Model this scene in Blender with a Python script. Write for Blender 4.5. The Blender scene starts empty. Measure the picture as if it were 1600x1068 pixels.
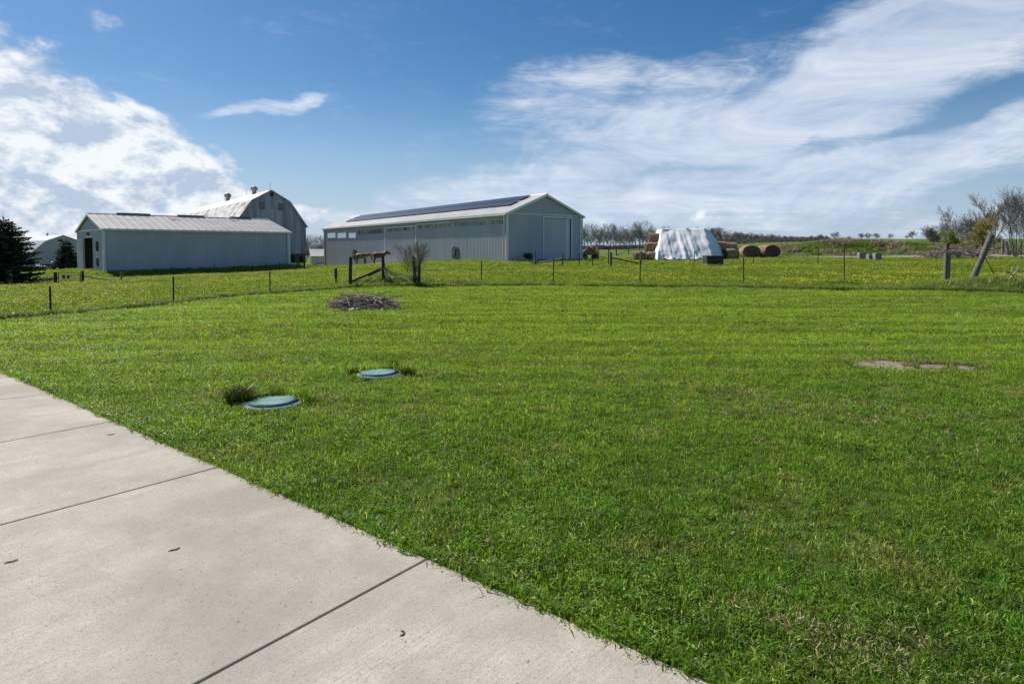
import bpy, bmesh, math, random
import numpy as np
from math import sin, cos, pi, radians, atan2, sqrt
from mathutils import Vector, Matrix, noise as mnoise

S = bpy.context.scene
COL = S.collection
rnd = random.Random(7)

# ------------------------------------------------------------------ camera
F_PX, PX_CX, HOR, EYE = 950.0, 800.0, 388.0, 1.7
PITCH = radians(2.5)
YC = HOR + F_PX * math.tan(PITCH)            # principal row of the photograph
cam_d = bpy.data.cameras.new('camera')
cam = bpy.data.objects.new('camera', cam_d)
COL.objects.link(cam)
cam.location = (0, 0, EYE)
cam.rotation_euler = (radians(90) - PITCH, 0, 0)
cam_d.sensor_width = 36
cam_d.lens = F_PX / 1600 * 36
cam_d.shift_y = -(534 - YC) / 1600
cam_d.clip_start, cam_d.clip_end = 0.05, 9000
S.camera = cam

# ------------------------------------------------------------------ light, exposure
SUN_AZ, SUN_EL = radians(-49), radians(47)   # azimuth from +Y towards +X
S.view_settings.view_transform = 'Standard'
S.view_settings.look = 'None'
S.view_settings.exposure = 0.48
S.view_settings.gamma = 1.0
S.cycles.use_denoising = True
S.cycles.use_adaptive_sampling = False
sun_d = bpy.data.lights.new('sun', 'SUN')
sun_d.energy = 4.2
sun_d.angle = radians(0.5)
sun_d.color = (1.0, 0.95, 0.87)
sun = bpy.data.objects.new('sun', sun_d)
COL.objects.link(sun)
_sd = Vector((sin(SUN_AZ) * cos(SUN_EL), cos(SUN_AZ) * cos(SUN_EL), sin(SUN_EL)))
sun.rotation_euler = (-_sd).to_track_quat('-Z', 'Y').to_euler()
sun.location = (-30, 40, 60)


class NT:
    """small node-graph helper"""
    def __init__(self, tree):
        self.t = tree
        self.n = tree.nodes
        self.l = tree.links

    def set(self, sock, v):
        if v is None:
            return
        if isinstance(v, bpy.types.NodeSocket):
            self.l.new(v, sock)
        else:
            if isinstance(v, (tuple, list)) and len(v) == 3 and sock.type == 'RGBA':
                v = (*v, 1.0)
            sock.default_value = v

    def node(self, typ, ins=(), **kw):
        nd = self.n.new(typ)
        for k, v in kw.items():
            setattr(nd, k, v)
        if isinstance(ins, dict):
            for k, v in ins.items():
                self.set(nd.inputs[k], v)
        else:
            for i, v in enumerate(ins):
                self.set(nd.inputs[i], v)
        return nd

    def math(self, op, a, b=None, c=None, clamp=False):
        return self.node('ShaderNodeMath', (a, b, c), operation=op, use_clamp=clamp).outputs[0]

    def vmath(self, op, a, b=None):
        nd = self.node('ShaderNodeVectorMath', (a, b), operation=op)
        return nd.outputs['Value'] if op in ('LENGTH', 'DOT_PRODUCT', 'DISTANCE') else nd.outputs[0]

    def mr(self, v, a, b, c=0.0, d=1.0, smooth=False):
        nd = self.node('ShaderNodeMapRange', (), interpolation_type='SMOOTHSTEP' if smooth else 'LINEAR')
        for k, x in (('Value', v), ('From Min', a), ('From Max', b), ('To Min', c), ('To Max', d)):
            self.set(nd.inputs[k], x)
        return nd.outputs[0]

    def noise(self, vec, scale, detail=4, rough=0.55, dist=0.0):
        nd = self.node('ShaderNodeTexNoise', {'Vector': vec, 'Scale': scale, 'Detail': detail, 'Roughness': rough, 'Distortion': dist})
        return nd.outputs['Fac']

    def noisec(self, vec, scale, detail=3):
        nd = self.node('ShaderNodeTexNoise', {'Vector': vec, 'Scale': scale, 'Detail': detail})
        return nd.outputs['Color']

    def mix(self, f, a, b, blend='MIX'):
        nd = self.n.new('ShaderNodeMix')
        nd.data_type = 'RGBA'
        nd.blend_type = blend
        nd.clamp_factor = True
        self.set(nd.inputs[0], f)
        self.set(nd.inputs[6], a)
        self.set(nd.inputs[7], b)
        return nd.outputs[2]

    def mapping(self, vec, loc=(0, 0, 0), rot=(0, 0, 0), sc=(1, 1, 1), typ='POINT'):
        nd = self.n.new('ShaderNodeMapping')
        nd.vector_type = typ
        self.set(nd.inputs['Vector'], vec)
        nd.inputs['Location'].default_value = loc
        nd.inputs['Rotation'].default_value = rot
        nd.inputs['Scale'].default_value = sc
        return nd.outputs[0]

    def comb(self, x, y, z):
        return self.node('ShaderNodeCombineXYZ', (x, y, z)).outputs[0]

    def sep(self, v):
        return self.node('ShaderNodeSeparateXYZ', (v,)).outputs


def pix_azel(px, py):
    a = math.atan((px - PX_CX) / F_PX)
    return a, math.atan((HOR - py) / F_PX * cos(a))


# ------------------------------------------------------------------ sky
def make_world():
    w = bpy.data.worlds.new('World')
    S.world = w
    w.use_nodes = True
    g = NT(w.node_tree)
    g.n.clear()
    out = g.n.new('ShaderNodeOutputWorld')
    bg = g.n.new('ShaderNodeBackground')
    bg.inputs['Strength'].default_value = 0.095
    g.l.new(bg.outputs[0], out.inputs[0])
    sky = g.n.new('ShaderNodeTexSky')
    sky.sky_type = 'NISHITA'
    sky.sun_disc = False
    sky.sun_elevation = SUN_EL
    sky.sun_rotation = SUN_AZ
    sky.altitude = 100
    sky.air_density = 1.0
    sky.dust_density = 0.4
    sky.ozone_density = 3.0
    d = g.node('ShaderNodeTexCoord').outputs['Generated']
    x, y, z = g.sep(d)
    az = g.math('ARCTAN2', x, y)
    el = g.math('ARCSINE', z)
    ae0 = g.comb(az, el, 0.0)
    # warp for ragged cloud edges
    wn = g.noisec(g.mapping(ae0, sc=(1.0, 1.8, 1)), 5.0, 6)
    wv = g.vmath('SUBTRACT', wn, (0.5, 0.5, 0.5))
    ae = g.vmath('ADD', ae0, g.vmath('MULTIPLY', wv, (0.20, 0.13, 0.0)))
    zz = g.math('ADD', g.math('MAXIMUM', z, 0.0), 0.10)
    P = g.comb(g.math('DIVIDE', x, zz), g.math('DIVIDE', y, zz), 0.0)

    def blob(px, py, rx, ry, rot, vec=ae):
        a, e = pix_azel(px, py)
        v = g.mapping(vec, loc=(a, e, 0), rot=(0, 0, radians(rot)), sc=(rx / F_PX, ry / F_PX, 1), typ='TEXTURE')
        r = g.vmath('LENGTH', v)
        return g.mr(r, 0.0, 1.4, 1.0, 0.0, smooth=True)

    def total(lst, vec=ae):
        acc = None
        for (px, py, rx, ry, rot, s) in lst:
            b = g.math('MULTIPLY', blob(px, py, rx, ry, rot, vec), s)
            acc = b if acc is None else g.math('ADD', acc, b)
        return acc

    # wispy cirrus sheet on the right, rising towards the upper right
    cir = total([
        (1010, 205, 290, 85, -4, 0.85), (1250, 150, 330, 80, 16, 0.85), (1500, 60, 320, 110, 25, 1.0), (1400, 0, 160, 60, 20, 0.4),
        (870, 140, 120, 50, 10, 0.62), (1130, 80, 130, 42, 25, 0.40), (1000, 100, 120, 36, -5, 0.3),
        (820, 285, 250, 36, 9, 0.55), (1060, 255, 320, 55, 4, 0.40),
        (1480, 240, 330, 46, 10, 0.66), (1250, 290, 440, 40, 6, 0.66), (1000, 320, 440, 34, 4, 0.62), (700, 330, 280, 32, 5, 0.62),
        (1350, 345, 520, 26, 2, 0.5), (560, 330, 120, 18, 0, 0.35),
        (1120, 266, 210, 11, 8, -0.50), (1430, 205, 280, 13, 12, -0.55), (1330, 160, 170, 12, 14, -0.25),
        (1490, 172, 140, 14, 12, -0.30),
    ])
    wisp = total([(446, 163, 78, 20, 20, 0.9), (400, 184, 70, 16, 26, 0.45), (482, 153, 34, 15, 14, 0.7)])
    fib = g.noise(g.mapping(P, rot=(0, 0, radians(28)), sc=(0.5, 1.9, 1)), 1.4, 10, 0.66, 0.7)
    fine = g.noise(g.mapping(ae0, rot=(0, 0, radians(-14)), sc=(6, 20, 1)), 2.2, 10, 0.70, 0.9)
    soft = g.noise(g.mapping(ae0, rot=(0, 0, radians(-12)), sc=(3, 8, 1)), 1.5, 8, 0.66, 0.7)
    n = g.math('ADD', g.math('MULTIPLY', fib, 0.22), g.math('ADD', g.math('MULTIPLY', fine, 0.40), g.math('MULTIPLY', soft, 0.38)))
    n = g.math('SUBTRACT', n, 0.5)
    cov = g.math('ADD', g.math('MULTIPLY', cir, 0.95), g.math('MULTIPLY', n, 2.8))
    a_cir = g.math('MULTIPLY', g.mr(cov, 0.12, 1.15, 0, 1, smooth=True), g.mr(cir, 0.02, 0.40, 0, 1, smooth=True))
    a_cir = g.math('MULTIPLY', a_cir, 0.78)
    wf = g.noise(g.mapping(ae0, rot=(0, 0, radians(-22)), sc=(9, 34, 1)), 2.0, 8, 0.7, 0.8)
    wc = g.math('ADD', wisp, g.math('MULTIPLY', g.math('SUBTRACT', wf, 0.5), 2.2))
    a_w = g.math('MULTIPLY', g.mr(wc, 0.15, 1.6, 0, 0.95), g.mr(wisp, 0.0, 0.7, 0, 1, smooth=True))
    a_cir = g.math('MAXIMUM', a_cir, a_w)
    # faint high haze streaks over the middle of the sky
    thin = g.math('MULTIPLY', g.mr(n, 0.0, 0.22, 0, 0.16, smooth=True), g.mr(el, 0.05, 0.15, 0, 1, smooth=True))
    a_cir = g.math('MAXIMUM', a_cir, thin)
    # cumulus bank on the left
    ae2 = g.vmath('ADD', ae0, g.vmath('MULTIPLY', wv, (0.10, 0.10, 0.0)))
    cum = total([
        (-20, 70, 90, 80, -30, 0.7), (40, 190, 150, 80, 0, 0.9), (165, 225, 120, 55, -12, 0.9), (30, 290, 280, 90, 0, 1.0),
        (240, 212, 55, 26, -8, 0.7), (200, 300, 180, 48, -12, 1.0), (300, 315, 160, 30, -6, 0.8), (-320, 260, 330, 190, 0, 1.0), (400, 345, 170, 14, 0, 0.55),
        (362, 258, 30, 9, -25, 0.50), (345, 243, 16, 6, -10, 0.4), (1098, 337, 20, 6, 6, 0.72), (1128, 345, 10, 4, 0, 0.45),
        (185, 12, 40, 24, 50, 0.34), (510, 322, 70, 8, 0, 0.5)], ae2)
    cn = g.noise(g.mapping(ae0, sc=(1, 1.35, 1)), 11.0, 12, 0.62, 0.15)
    cnu = g.noise(g.mapping(ae0, loc=(-0.006, 0.022, 0), sc=(1, 1.35, 1)), 11.0, 12, 0.62, 0.15)
    cn2 = g.math('SUBTRACT', cn, 0.5)
    cc = g.math('ADD', cum, g.math('MULTIPLY', cn2, 2.6))
    a_cum = g.mr(cc, 0.28, 0.98, 0, 1, smooth=True)
    a_cum = g.math('MULTIPLY', a_cum, g.mr(cum, 0.04, 0.35, 0, 1, smooth=True))
    a_cum = g.math('MULTIPLY', a_cum, 0.93)
    # pale veil by the horizon
    a_veil = g.mr(el, -0.02, 0.27, 0.80, 0.0, smooth=True)
    # the clear sky: Nishita with the clear deep blue of a spring day
    hs = g.node('ShaderNodeHueSaturation', {'Hue': 0.50, 'Saturation': 1.32, 'Value': 0.64, 'Fac': 1.0, 'Color': sky.outputs[0]}).outputs[0]
    veil = (3.3, 4.35, 5.9)
    c = g.mix(a_veil, hs, veil)
    shade = g.math('ADD', g.math('MULTIPLY', g.math('SUBTRACT', cnu, cn), 1.5), g.noise(g.mapping(ae0, loc=(0.02, -0.03, 0), sc=(1, 2.2, 1)), 7.0, 10, 0.64, 0.2))
    ccol = g.mix(g.mr(shade, 0.38, 0.64, 0, 1), (7.2, 7.4, 7.6), (3.7, 4.5, 5.6))
    circol = g.mix(g.mr(g.math('ADD', g.math('MULTIPLY', soft, 0.8), g.math('MULTIPLY', fib, 0.2)), 0.38, 0.62, 0, 1), (3.6, 4.5, 6.0), (6.6, 7.0, 7.6))
    c = g.mix(a_cir, c, circol)
    c = g.mix(a_cum, c, ccol)
    g.l.new(c, bg.inputs['Color'])
    w.cycles.sampling_method = 'MANUAL'
    w.cycles.sample_map_resolution = 512


make_world()


# ------------------------------------------------------------------ terrain
def sm(a, b, v):
    t = np.clip((np.asarray(v, float) - a) / (b - a), 0, 1)
    return t * t * (3 - 2 * t)


MOUNDS = []          # (x, y, rx, ry, h)


def Hn(x, y):
    x = np.asarray(x, float)
    y = np.asarray(y, float)
    z = -0.9 * sm(6, 40, -x) * sm(8, 16, y)
    z = z - 1.8 * sm(40, 110, -x) * sm(50, 130, y)
    z = z + 0.35 * sm(30, 62, y) * sm(-22, -2, x)
    z = z - 0.62 * sm(78, 112, y) * sm(12, 34, -x)
    # the low shed stands on a slightly raised pad
    pu = (x + 40.2) * 0.7071 + (y - 60.0) * 0.7071
    pv = -(x + 40.2) * 0.7071 + (y - 60.0) * 0.7071
    pd = np.hypot(np.maximum(np.maximum(-pu, pu - 19.0), 0), np.maximum(np.maximum(-pv, pv - 13.0), 0))
    z = z + 0.55 * (1 - sm(0.6, 4.6, pd)) - 0.25 * sm(20, 40, y) * (1 - sm(8, 26, pd))
    z = z + sm(70, 250, y) * (1.7 + 3.4 * sm(10, 150, x)) * sm(-45, 5, x)
    w = sm(24, 40, y)
    z = z + w * 0.05 * (np.sin(0.31 * x + 0.2 * y) + np.sin(0.17 * x - 0.37 * y + 1.3))
    z = z + sm(4, 9, y) * 0.012 * (np.sin(0.9 * x + 0.5 * y) + np.sin(1.3 * y - 0.6 * x))
    for (mx, my, rx, ry, h) in MOUNDS:
        z = z + h * np.exp(-(((x - mx) / rx) ** 2 + ((y - my) / ry) ** 2))
    return z


def H(x, y):
    return float(Hn(x, y))


def ray(px, py):
    a, b = (px - PX_CX) / F_PX, (YC - py) / F_PX
    return Vector((a, cos(PITCH) + b * sin(PITCH), -sin(PITCH) + b * cos(PITCH)))


def at(px, py, far=400.0):
    """the point of the terrain seen at a photograph pixel"""
    d = ray(px, py)
    t, prev = 0.5, 0.5
    while t < far:
        p = Vector((0, 0, EYE)) + d * t
        if p.z < H(p.x, p.y):
            lo, hi = prev, t
            for _ in range(30):
                m = (lo + hi) / 2
                p = Vector((0, 0, EYE)) + d * m
                if p.z < H(p.x, p.y):
                    hi = m
                else:
                    lo = m
            p = Vector((0, 0, EYE)) + d * hi
            return Vector((p.x, p.y, H(p.x, p.y)))
        prev = t
        t += max(0.05, t * 0.01)
    p = Vector((0, 0, EYE)) + d * far
    return Vector((p.x, p.y, H(p.x, p.y)))


def gd(px, depth):
    """the terrain point in column px at a distance"""
    x = (px - PX_CX) / F_PX * depth
    return Vector((x, depth, H(x, depth)))


def zpx(py, depth):
    return EYE + (HOR - py) * depth / F_PX


def tline(px, C, d):
    """parameter along C + d*t that shows in column px"""
    k = (px - PX_CX) / F_PX
    return (k * C[1] - C[0]) / (d[0] - k * d[1])


def hit(px, py, P0, N):
    d = ray(px, py)
    o = Vector((0, 0, EYE))
    return o + d * ((Vector(P0) - o).dot(Vector(N)) / d.dot(Vector(N)))


_mp = at(604, 446)
MOUNDS.append((_mp.x + 0.2, _mp.y + 0.9, 1.6, 1.0, 0.32))
_mp = at(1565, 456)
MOUNDS.append((_mp.x + 0.4, _mp.y + 0.8, 2.4, 1.0, 0.30))
for (mpx, md, rx, ry, h) in ((1235, 100, 7, 4, 1.1), (1290, 104, 8, 4, 1.3), (1345, 104, 8, 4, 1.0), (1400, 106, 8, 4, 1.2), (1450, 108, 7, 4, 1.0),
                             (1215, 118, 9, 5, 1.0), (1330, 122, 12, 5, 0.9)):
    MOUNDS.append(((mpx - 800) / 950 * md, md, rx, ry, h))

# the lawn's far boundary (photo pixels -> ground)
_bp = [at(px, py) for px, py in ((0, 501), (79, 495), (271, 475), (422, 460), (547, 450), (640, 447), (760, 447), (1000, 449), (1200, 451), (1400, 454), (1600, 459))]
_bu = np.array([p.x / p.y for p in _bp])
_bi = np.array([1 / p.y for p in _bp])


def lawn_far(u):
    u = np.asarray(u, float)
    v = np.interp(u, _bu, _bi)
    v = np.where(u < _bu[0], _bi[0] + (u - _bu[0]) * (_bi[1] - _bi[0]) / (_bu[1] - _bu[0]), v)
    v = np.where(u > _bu[-1], _bi[-1] + (u - _bu[-1]) * (_bi[-1] - _bi[-2]) / (_bu[-1] - _bu[-2]), v)
    return 1 / np.clip(v, 0.01, 1)


def in_lawn(x, y):
    yy = np.maximum(y, 0.3)
    return (y < lawn_far(np.clip(x / yy, -3, 3)))


# concrete edge and joints
E0, E1 = at(0, 582), at(1095, 1068)
Ed = (E1 - E0).normalized()
En = Vector((Ed.y, -Ed.x, 0))
if En.dot(Vector((0, 20, 0)) - E0) < 0:
    En = -En                               # towards the lawn


def on_lawn_side(x, y):
    return (np.asarray(x) - E0.x) * En.x + (np.asarray(y) - E0.y) * En.y


BARE = [(at(1405, 571), 0.72, 0.15), (at(1482, 574), 0.5, 0.09)]
THIN = [(at(505, 622), 0.5, 0.22), (at(690, 550), 0.8, 0.3), (at(1270, 985), 0.45, 0.18), (at(1330, 1010), 0.5, 0.16), (at(1150, 975), 0.25, 0.12), (at(1190, 820), 0.5, 0.35), (at(1420, 660), 1.3, 0.35), (at(1180, 628), 1.3, 0.35)]


# ------------------------------------------------------------------ object helpers
def tag(o, label=None, cat=None, group=None, kind=None):
    for k, v in (('label', label), ('category', cat), ('group', group), ('kind', kind)):
        if v:
            o[k] = v
    return o


def empty(name, loc, rz=0.0, label=None, cat=None, group=None):
    o = bpy.data.objects.new(name, None)
    o.empty_display_size = 0.2
    COL.objects.link(o)
    o.location = loc
    o.rotation_euler = (0, 0, rz)
    return tag(o, label, cat, group)


def copy_tree(o, parent=None):
    c = o.copy()
    COL.objects.link(c)
    c.parent = parent
    for ch in list(o.children):
        copy_tree(ch, c)
    return c


class MB:
    def __init__(self):
        self.v, self.f, self.mi, self.sm = [], [], [], []

    def add(self, vs, fs, mi=0, smooth=False):
        o = len(self.v)
        self.v += [tuple(p) for p in vs]
        for f in fs:
            self.f.append(tuple(i + o for i in f))
            self.mi.append(mi)
            self.sm.append(smooth)

    def box(self, c, s, rz=0.0, mi=0, M=None):
        cx, cy, cz = c
        hx, hy, hz = s[0] / 2, s[1] / 2, s[2] / 2
        cr, sr = cos(rz), sin(rz)
        vs = []
        for dz in (-hz, hz):
            for dx, dy in ((-hx, -hy), (hx, -hy), (hx, hy), (-hx, hy)):
                vs.append((cx + dx * cr - dy * sr, cy + dx * sr + dy * cr, cz + dz))
        if M:
            vs = [M @ Vector(p) for p in vs]
        self.add(vs, [(3, 2, 1, 0), (4, 5, 6, 7), (0, 1, 5, 4), (1, 2, 6, 5), (2, 3, 7, 6), (3, 0, 4, 7)], mi)

    def beam(self, p0, p1, w, h, up=Vector((0, 0, 1)), mi=0):
        p0, p1 = Vector(p0), Vector(p1)
        d = (p1 - p0).normalized()
        a = d.cross(up)
        if a.length < 1e-4:
            a = d.cross(Vector((0, 1, 0)))
        a.normalize()
        b = a.cross(d).normalized()
        vs = []
        for p in (p0, p1):
            for s, t in ((-1, -1), (1, -1), (1, 1), (-1, 1)):
                vs.append(p + a * (s * w / 2) + b * (t * h / 2))
        self.add(vs, [(0, 1, 2, 3), (7, 6, 5, 4), (0, 4, 5, 1), (1, 5, 6, 2), (2, 6, 7, 3), (3, 7, 4, 0)], mi)

    def tube(self, pts, rad, n=8, caps=True, mi=0, smooth=True):
        pts = [Vector(p) for p in pts]
        if not isinstance(rad, (list, tuple)):
            rad = [rad] * len(pts)
        vs, fs = [], []
        for i, p in enumerate(pts):
            d = (pts[min(i + 1, len(pts) - 1)] - pts[max(i - 1, 0)]).normalized()
            a = d.cross(Vector((0.13, 0.21, 1)) if abs(d.z) < 0.95 else Vector((1, 0.1, 0))).normalized()
            b = d.cross(a)
            for k in range(n):
                t = 2 * pi * k / n
                vs.append(p + (a * cos(t) + b * sin(t)) * rad[i])
        for i in range(len(pts) - 1):
            for k in range(n):
                k2 = (k + 1) % n
                fs.append((i * n + k, i * n + k2, (i + 1) * n + k2, (i + 1) * n + k))
        self.add(vs, fs, mi, smooth)
        if caps:
            self.add(vs[:n], [tuple(range(n))[::-1]], mi)
            self.add(vs[-n:], [tuple(range(n))], mi)

    def prism(self, poly, z0, z1, mi=0):
        n = len(poly)
        vs = [(p[0], p[1], z0) for p in poly] + [(p[0], p[1], z1) for p in poly]
        fs = [tuple(range(n))[::-1], tuple(range(n, 2 * n))]
        fs += [(i, (i + 1) % n, n + (i + 1) % n, n + i) for i in range(n)]
        self.add(vs, fs, mi)

    def slab(self, quad, thick, mi=0):
        q = [Vector(p) for p in quad]
        nrm = (q[1] - q[0]).cross(q[3] - q[0]).normalized()
        vs = q + [p - nrm * thick for p in q]
        k = len(q)
        fs = [tuple(range(k)), tuple(range(k, 2 * k))[::-1]] + [((i + 1) % k, i, k + i, k + (i + 1) % k) for i in range(k)]
        self.add(vs, fs, mi)

    def ribs(self, O, U, V, N, L, v0, v1, pitch, depth, holes=(), mi=0):
        """profiled metal sheet: ribs run along V, repeat along U"""
        O, U, V, N = Vector(O), Vector(U), Vector(V), Vector(N)
        us, off = [], []
        k = 0
        while k * pitch < L:
            for a, d in ((0, 0), (0.60, 0), (0.68, 1), (0.92, 1)):
                u = (k + a) * pitch
                if u < L:
                    us.append(u)
                    off.append(d * depth)
            k += 1
        for h in holes:
            for u in h[:2]:
                us.append(u)
                off.append(None)
        us.append(L)
        off.append(0)
        srt = sorted(zip(us, range(len(us))))
        us = [u for u, _ in srt]
        off = [off[i] for _, i in srt]
        for i in range(len(off)):
            if off[i] is None:
                off[i] = off[i - 1] if i else 0
        f0 = v0 if callable(v0) else (lambda u: v0)
        f1 = v1 if callable(v1) else (lambda u: v1)
        for i in range(len(us) - 1):
            a, b = us[i], us[i + 1]
            if b - a < 1e-5:
                continue
            m = (a + b) / 2
            cuts = sorted([(h[2], h[3]) for h in holes if h[0] <= m <= h[1]])
            spans = []
            lo = None
            for (h0, h1) in cuts:
                spans.append((lo, h0))
                lo = h1
            spans.append((lo, None))
            for (s0, s1) in spans:
                a0 = f0(a) if s0 is None else s0
                b0 = f0(b) if s0 is None else s0
                a1 = f1(a) if s1 is None else s1
                b1 = f1(b) if s1 is None else s1
                if a1 - a0 < 1e-4 and b1 - b0 < 1e-4:
                    continue
                self.add([O + U * a + V * a0 + N * off[i], O + U * b + V * b0 + N * off[i + 1],
                          O + U * b + V * b1 + N * off[i + 1], O + U * a + V * a1 + N * off[i]], [(0, 1, 2, 3)], mi)

    def build(self, name, mats, parent=None, loc=None, rz=None, local=True):
        me = bpy.data.meshes.new(name)
        me.from_pydata(self.v, [], self.f)
        if not isinstance(mats, (list, tuple)):
            mats = [mats]
        for m in mats:
            me.materials.append(m)
        me.polygons.foreach_set('material_index', self.mi)
        me.polygons.foreach_set('use_smooth', self.sm)
        me.update()
        o = bpy.data.objects.new(name, me)
        COL.objects.link(o)
        if parent:
            o.parent = parent
        if loc is not None:
            o.location = loc
        if rz is not None:
            o.rotation_euler = (0, 0, rz)
        return o


def bevel(o, w, seg=2):
    m = o.modifiers.new('bevel', 'BEVEL')
    m.width = w
    m.segments = seg
    m.limit_method = 'ANGLE'
    m.angle_limit = radians(40)
    return o


# ------------------------------------------------------------------ materials
def material(name):
    m = bpy.data.materials.new(name)
    m.use_nodes = True
    g = NT(m.node_tree)
    p = g.n['Principled BSDF']
    return m, g, p


def mat(name, c1, c2=None, scale=4.0, rough=0.7, metal=0.0, bump=0.0, bscale=30.0, spec=0.5, stretch=(1, 1, 1), c3=None, c3amt=0.6, c3scale=1.2, lo=0.35, hi=0.65, randv=0.0):
    """procedural surface: two-tone noise, optional third tone in patches, optional bump"""
    m, g, p = material(name)
    co = g.node('ShaderNodeTexCoord').outputs['Object']
    co = g.mapping(co, sc=stretch)
    c2 = c2 or tuple(0.8 * c for c in c1)
    col = g.mix(g.mr(g.noise(co, scale, 6, 0.6), lo, hi), c1, c2)
    if c3:
        col = g.mix(g.mr(g.noise(g.vmath('ADD', co, (7.3, 2.1, 4.4)), c3scale, 5, 0.6), c3amt, c3amt + 0.12), col, c3)
    if randv:
        r = g.node('ShaderNodeObjectInfo').outputs['Random']
        col = g.mix(1.0, col, g.node('ShaderNodeCombineColor', (g.mr(r, 0, 1, 1 - randv, 1 + randv),) * 3).outputs[0], 'MULTIPLY')
    g.set(p.inputs['Base Color'], col)
    p.inputs['Roughness'].default_value = rough
    p.inputs['Metallic'].default_value = metal
    p.inputs['Specular IOR Level'].default_value = spec
    if bump:
        b = g.node('ShaderNodeBump', {'Strength': bump, 'Distance': 0.02, 'Height': g.noise(co, bscale, 5, 0.6)})
        g.l.new(b.outputs[0], p.inputs['Normal'])
    return m


M = {}
M['siding'] = mat('grey_siding', (0.52, 0.495, 0.565), (0.45, 0.43, 0.49), 0.6, 0.5, 0.0, spec=0.4, stretch=(1, 1, 0.3))
M['siding_light'] = mat('light_grey_siding', (0.57, 0.54, 0.61), (0.51, 0.485, 0.545), 0.6, 0.5, spec=0.4, stretch=(1, 1, 0.3))
M['white_trim'] = mat('white_trim', (0.80, 0.77, 0.82), (0.72, 0.69, 0.74), 2.0, 0.5)
M['roof_white'] = mat('pale_metal_roof', (0.44, 0.44, 0.44), (0.36, 0.36, 0.365), 0.5, 0.6, 0.0, spec=0.2, stretch=(1, 1, 1))
M['roof_rust'] = mat('pale_roof_with_rust', (0.36, 0.35, 0.35), (0.26, 0.26, 0.265), 0.5, 0.65, 0.0, c3=(0.31, 0.24, 0.21), c3amt=0.60, c3scale=0.45, spec=0.15, stretch=(1.6, 1, 1))
M['barn_metal'] = mat('weathered_sheet_metal', (0.46, 0.45, 0.50), (0.22, 0.22, 0.25), 0.5, 0.55, 0.2, c3=(0.10, 0.085, 0.07), c3amt=0.62, c3scale=0.35, stretch=(2.2, 2.2, 0.16))
M['barn_roof'] = mat('rusty_barn_roof', (0.80, 0.77, 0.76), (0.50, 0.48, 0.47), 0.9, 0.6, 0.0, c3=(0.26, 0.15, 0.105), c3amt=0.49, c3scale=0.7, stretch=(1, 1, 1.0), bump=0.3, bscale=3)
M['stone'] = mat('field_stone', (0.16, 0.14, 0.12), (0.07, 0.06, 0.055), 1.6, 0.9, bump=0.8, bscale=2.5)
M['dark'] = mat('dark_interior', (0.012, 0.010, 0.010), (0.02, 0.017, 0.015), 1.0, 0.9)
M['black_metal'] = mat('black_iron', (0.018, 0.018, 0.02), (0.03, 0.028, 0.028), 6, 0.55)
M['steel_post'] = mat('dark_steel_post', (0.028, 0.034, 0.03), (0.05, 0.042, 0.035), 12, 0.6, 0.3)
M['wire'] = mat('galvanised_wire', (0.16, 0.165, 0.17), (0.10, 0.10, 0.10), 5, 0.5, 0.5)
M['old_wood'] = mat('weathered_post_wood', (0.24, 0.22, 0.20), (0.12, 0.105, 0.095), 3.0, 0.9, bump=0.6, bscale=9, stretch=(5, 5, 0.5), randv=0.2)
M['dark_wood'] = mat('dark_post_wood', (0.060, 0.052, 0.046), (0.028, 0.024, 0.021), 3.0, 0.9, bump=0.6, bscale=9, stretch=(5, 5, 0.5))
M['stick'] = mat('dry_sticks', (0.40, 0.32, 0.265), (0.17, 0.13, 0.105), 6.0, 0.9, c3=(0.48, 0.43, 0.37), c3amt=0.56, c3scale=7)
M['rock'] = mat('grey_stone', (0.34, 0.32, 0.30), (0.20, 0.19, 0.18), 5.0, 0.9, bump=0.6, bscale=9)
M['rock_pale'] = mat('pale_stone', (0.52, 0.49, 0.43), (0.36, 0.33, 0.29), 5.0, 0.9, bump=0.5, bscale=9)
M['bark'] = mat('grey_bark', (0.16, 0.14, 0.125), (0.09, 0.078, 0.068), 4.0, 0.95, stretch=(3, 3, 0.6), randv=0.2)
M['twig'] = mat('grey_brown_twigs', (0.19, 0.17, 0.155), (0.13, 0.115, 0.104), 2.0, 0.95, randv=0.2)
M['twig_bud'] = mat('twigs_with_buds', (0.20, 0.18, 0.105), (0.14, 0.12, 0.085), 2.0, 0.95, randv=0.25)
M['bale'] = mat('round_hay_bale', (0.40, 0.26, 0.15), (0.18, 0.11, 0.06), 2.6, 0.95, bump=0.9, bscale=6, stretch=(4, 1, 1), c3=(0.07, 0.045, 0.03), c3amt=0.58, c3scale=2.0, randv=0.15)
M['bale_end'] = mat('hay_bale_end', (0.10, 0.075, 0.045), (0.045, 0.034, 0.022), 5, 0.95, bump=0.9, bscale=10, randv=0.15)
M['straw'] = mat('loose_straw', (0.42, 0.29, 0.18), (0.26, 0.17, 0.10), 4, 0.95, bump=0.9, bscale=8)
M['tarp'] = mat('silver_tarp', (0.82, 0.81, 0.80), (0.72, 0.715, 0.71), 1.4, 0.42, 0.0, bump=0.25, bscale=5)
M['tarp_shaded'] = mat('shaded_tarp_side', (0.10, 0.115, 0.13), (0.07, 0.08, 0.09), 1.4, 0.5, bump=0.2, bscale=5)  # unused copy of the tarp with its end's shade put into the colour
M['concrete_block'] = mat('concrete_block', (0.30, 0.285, 0.26), (0.19, 0.18, 0.165), 3.5, 0.9, bump=0.5, bscale=12)
M['firewood'] = mat('split_firewood', (0.40, 0.25, 0.14), (0.22, 0.125, 0.07), 4, 0.9, randv=0.4)
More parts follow.
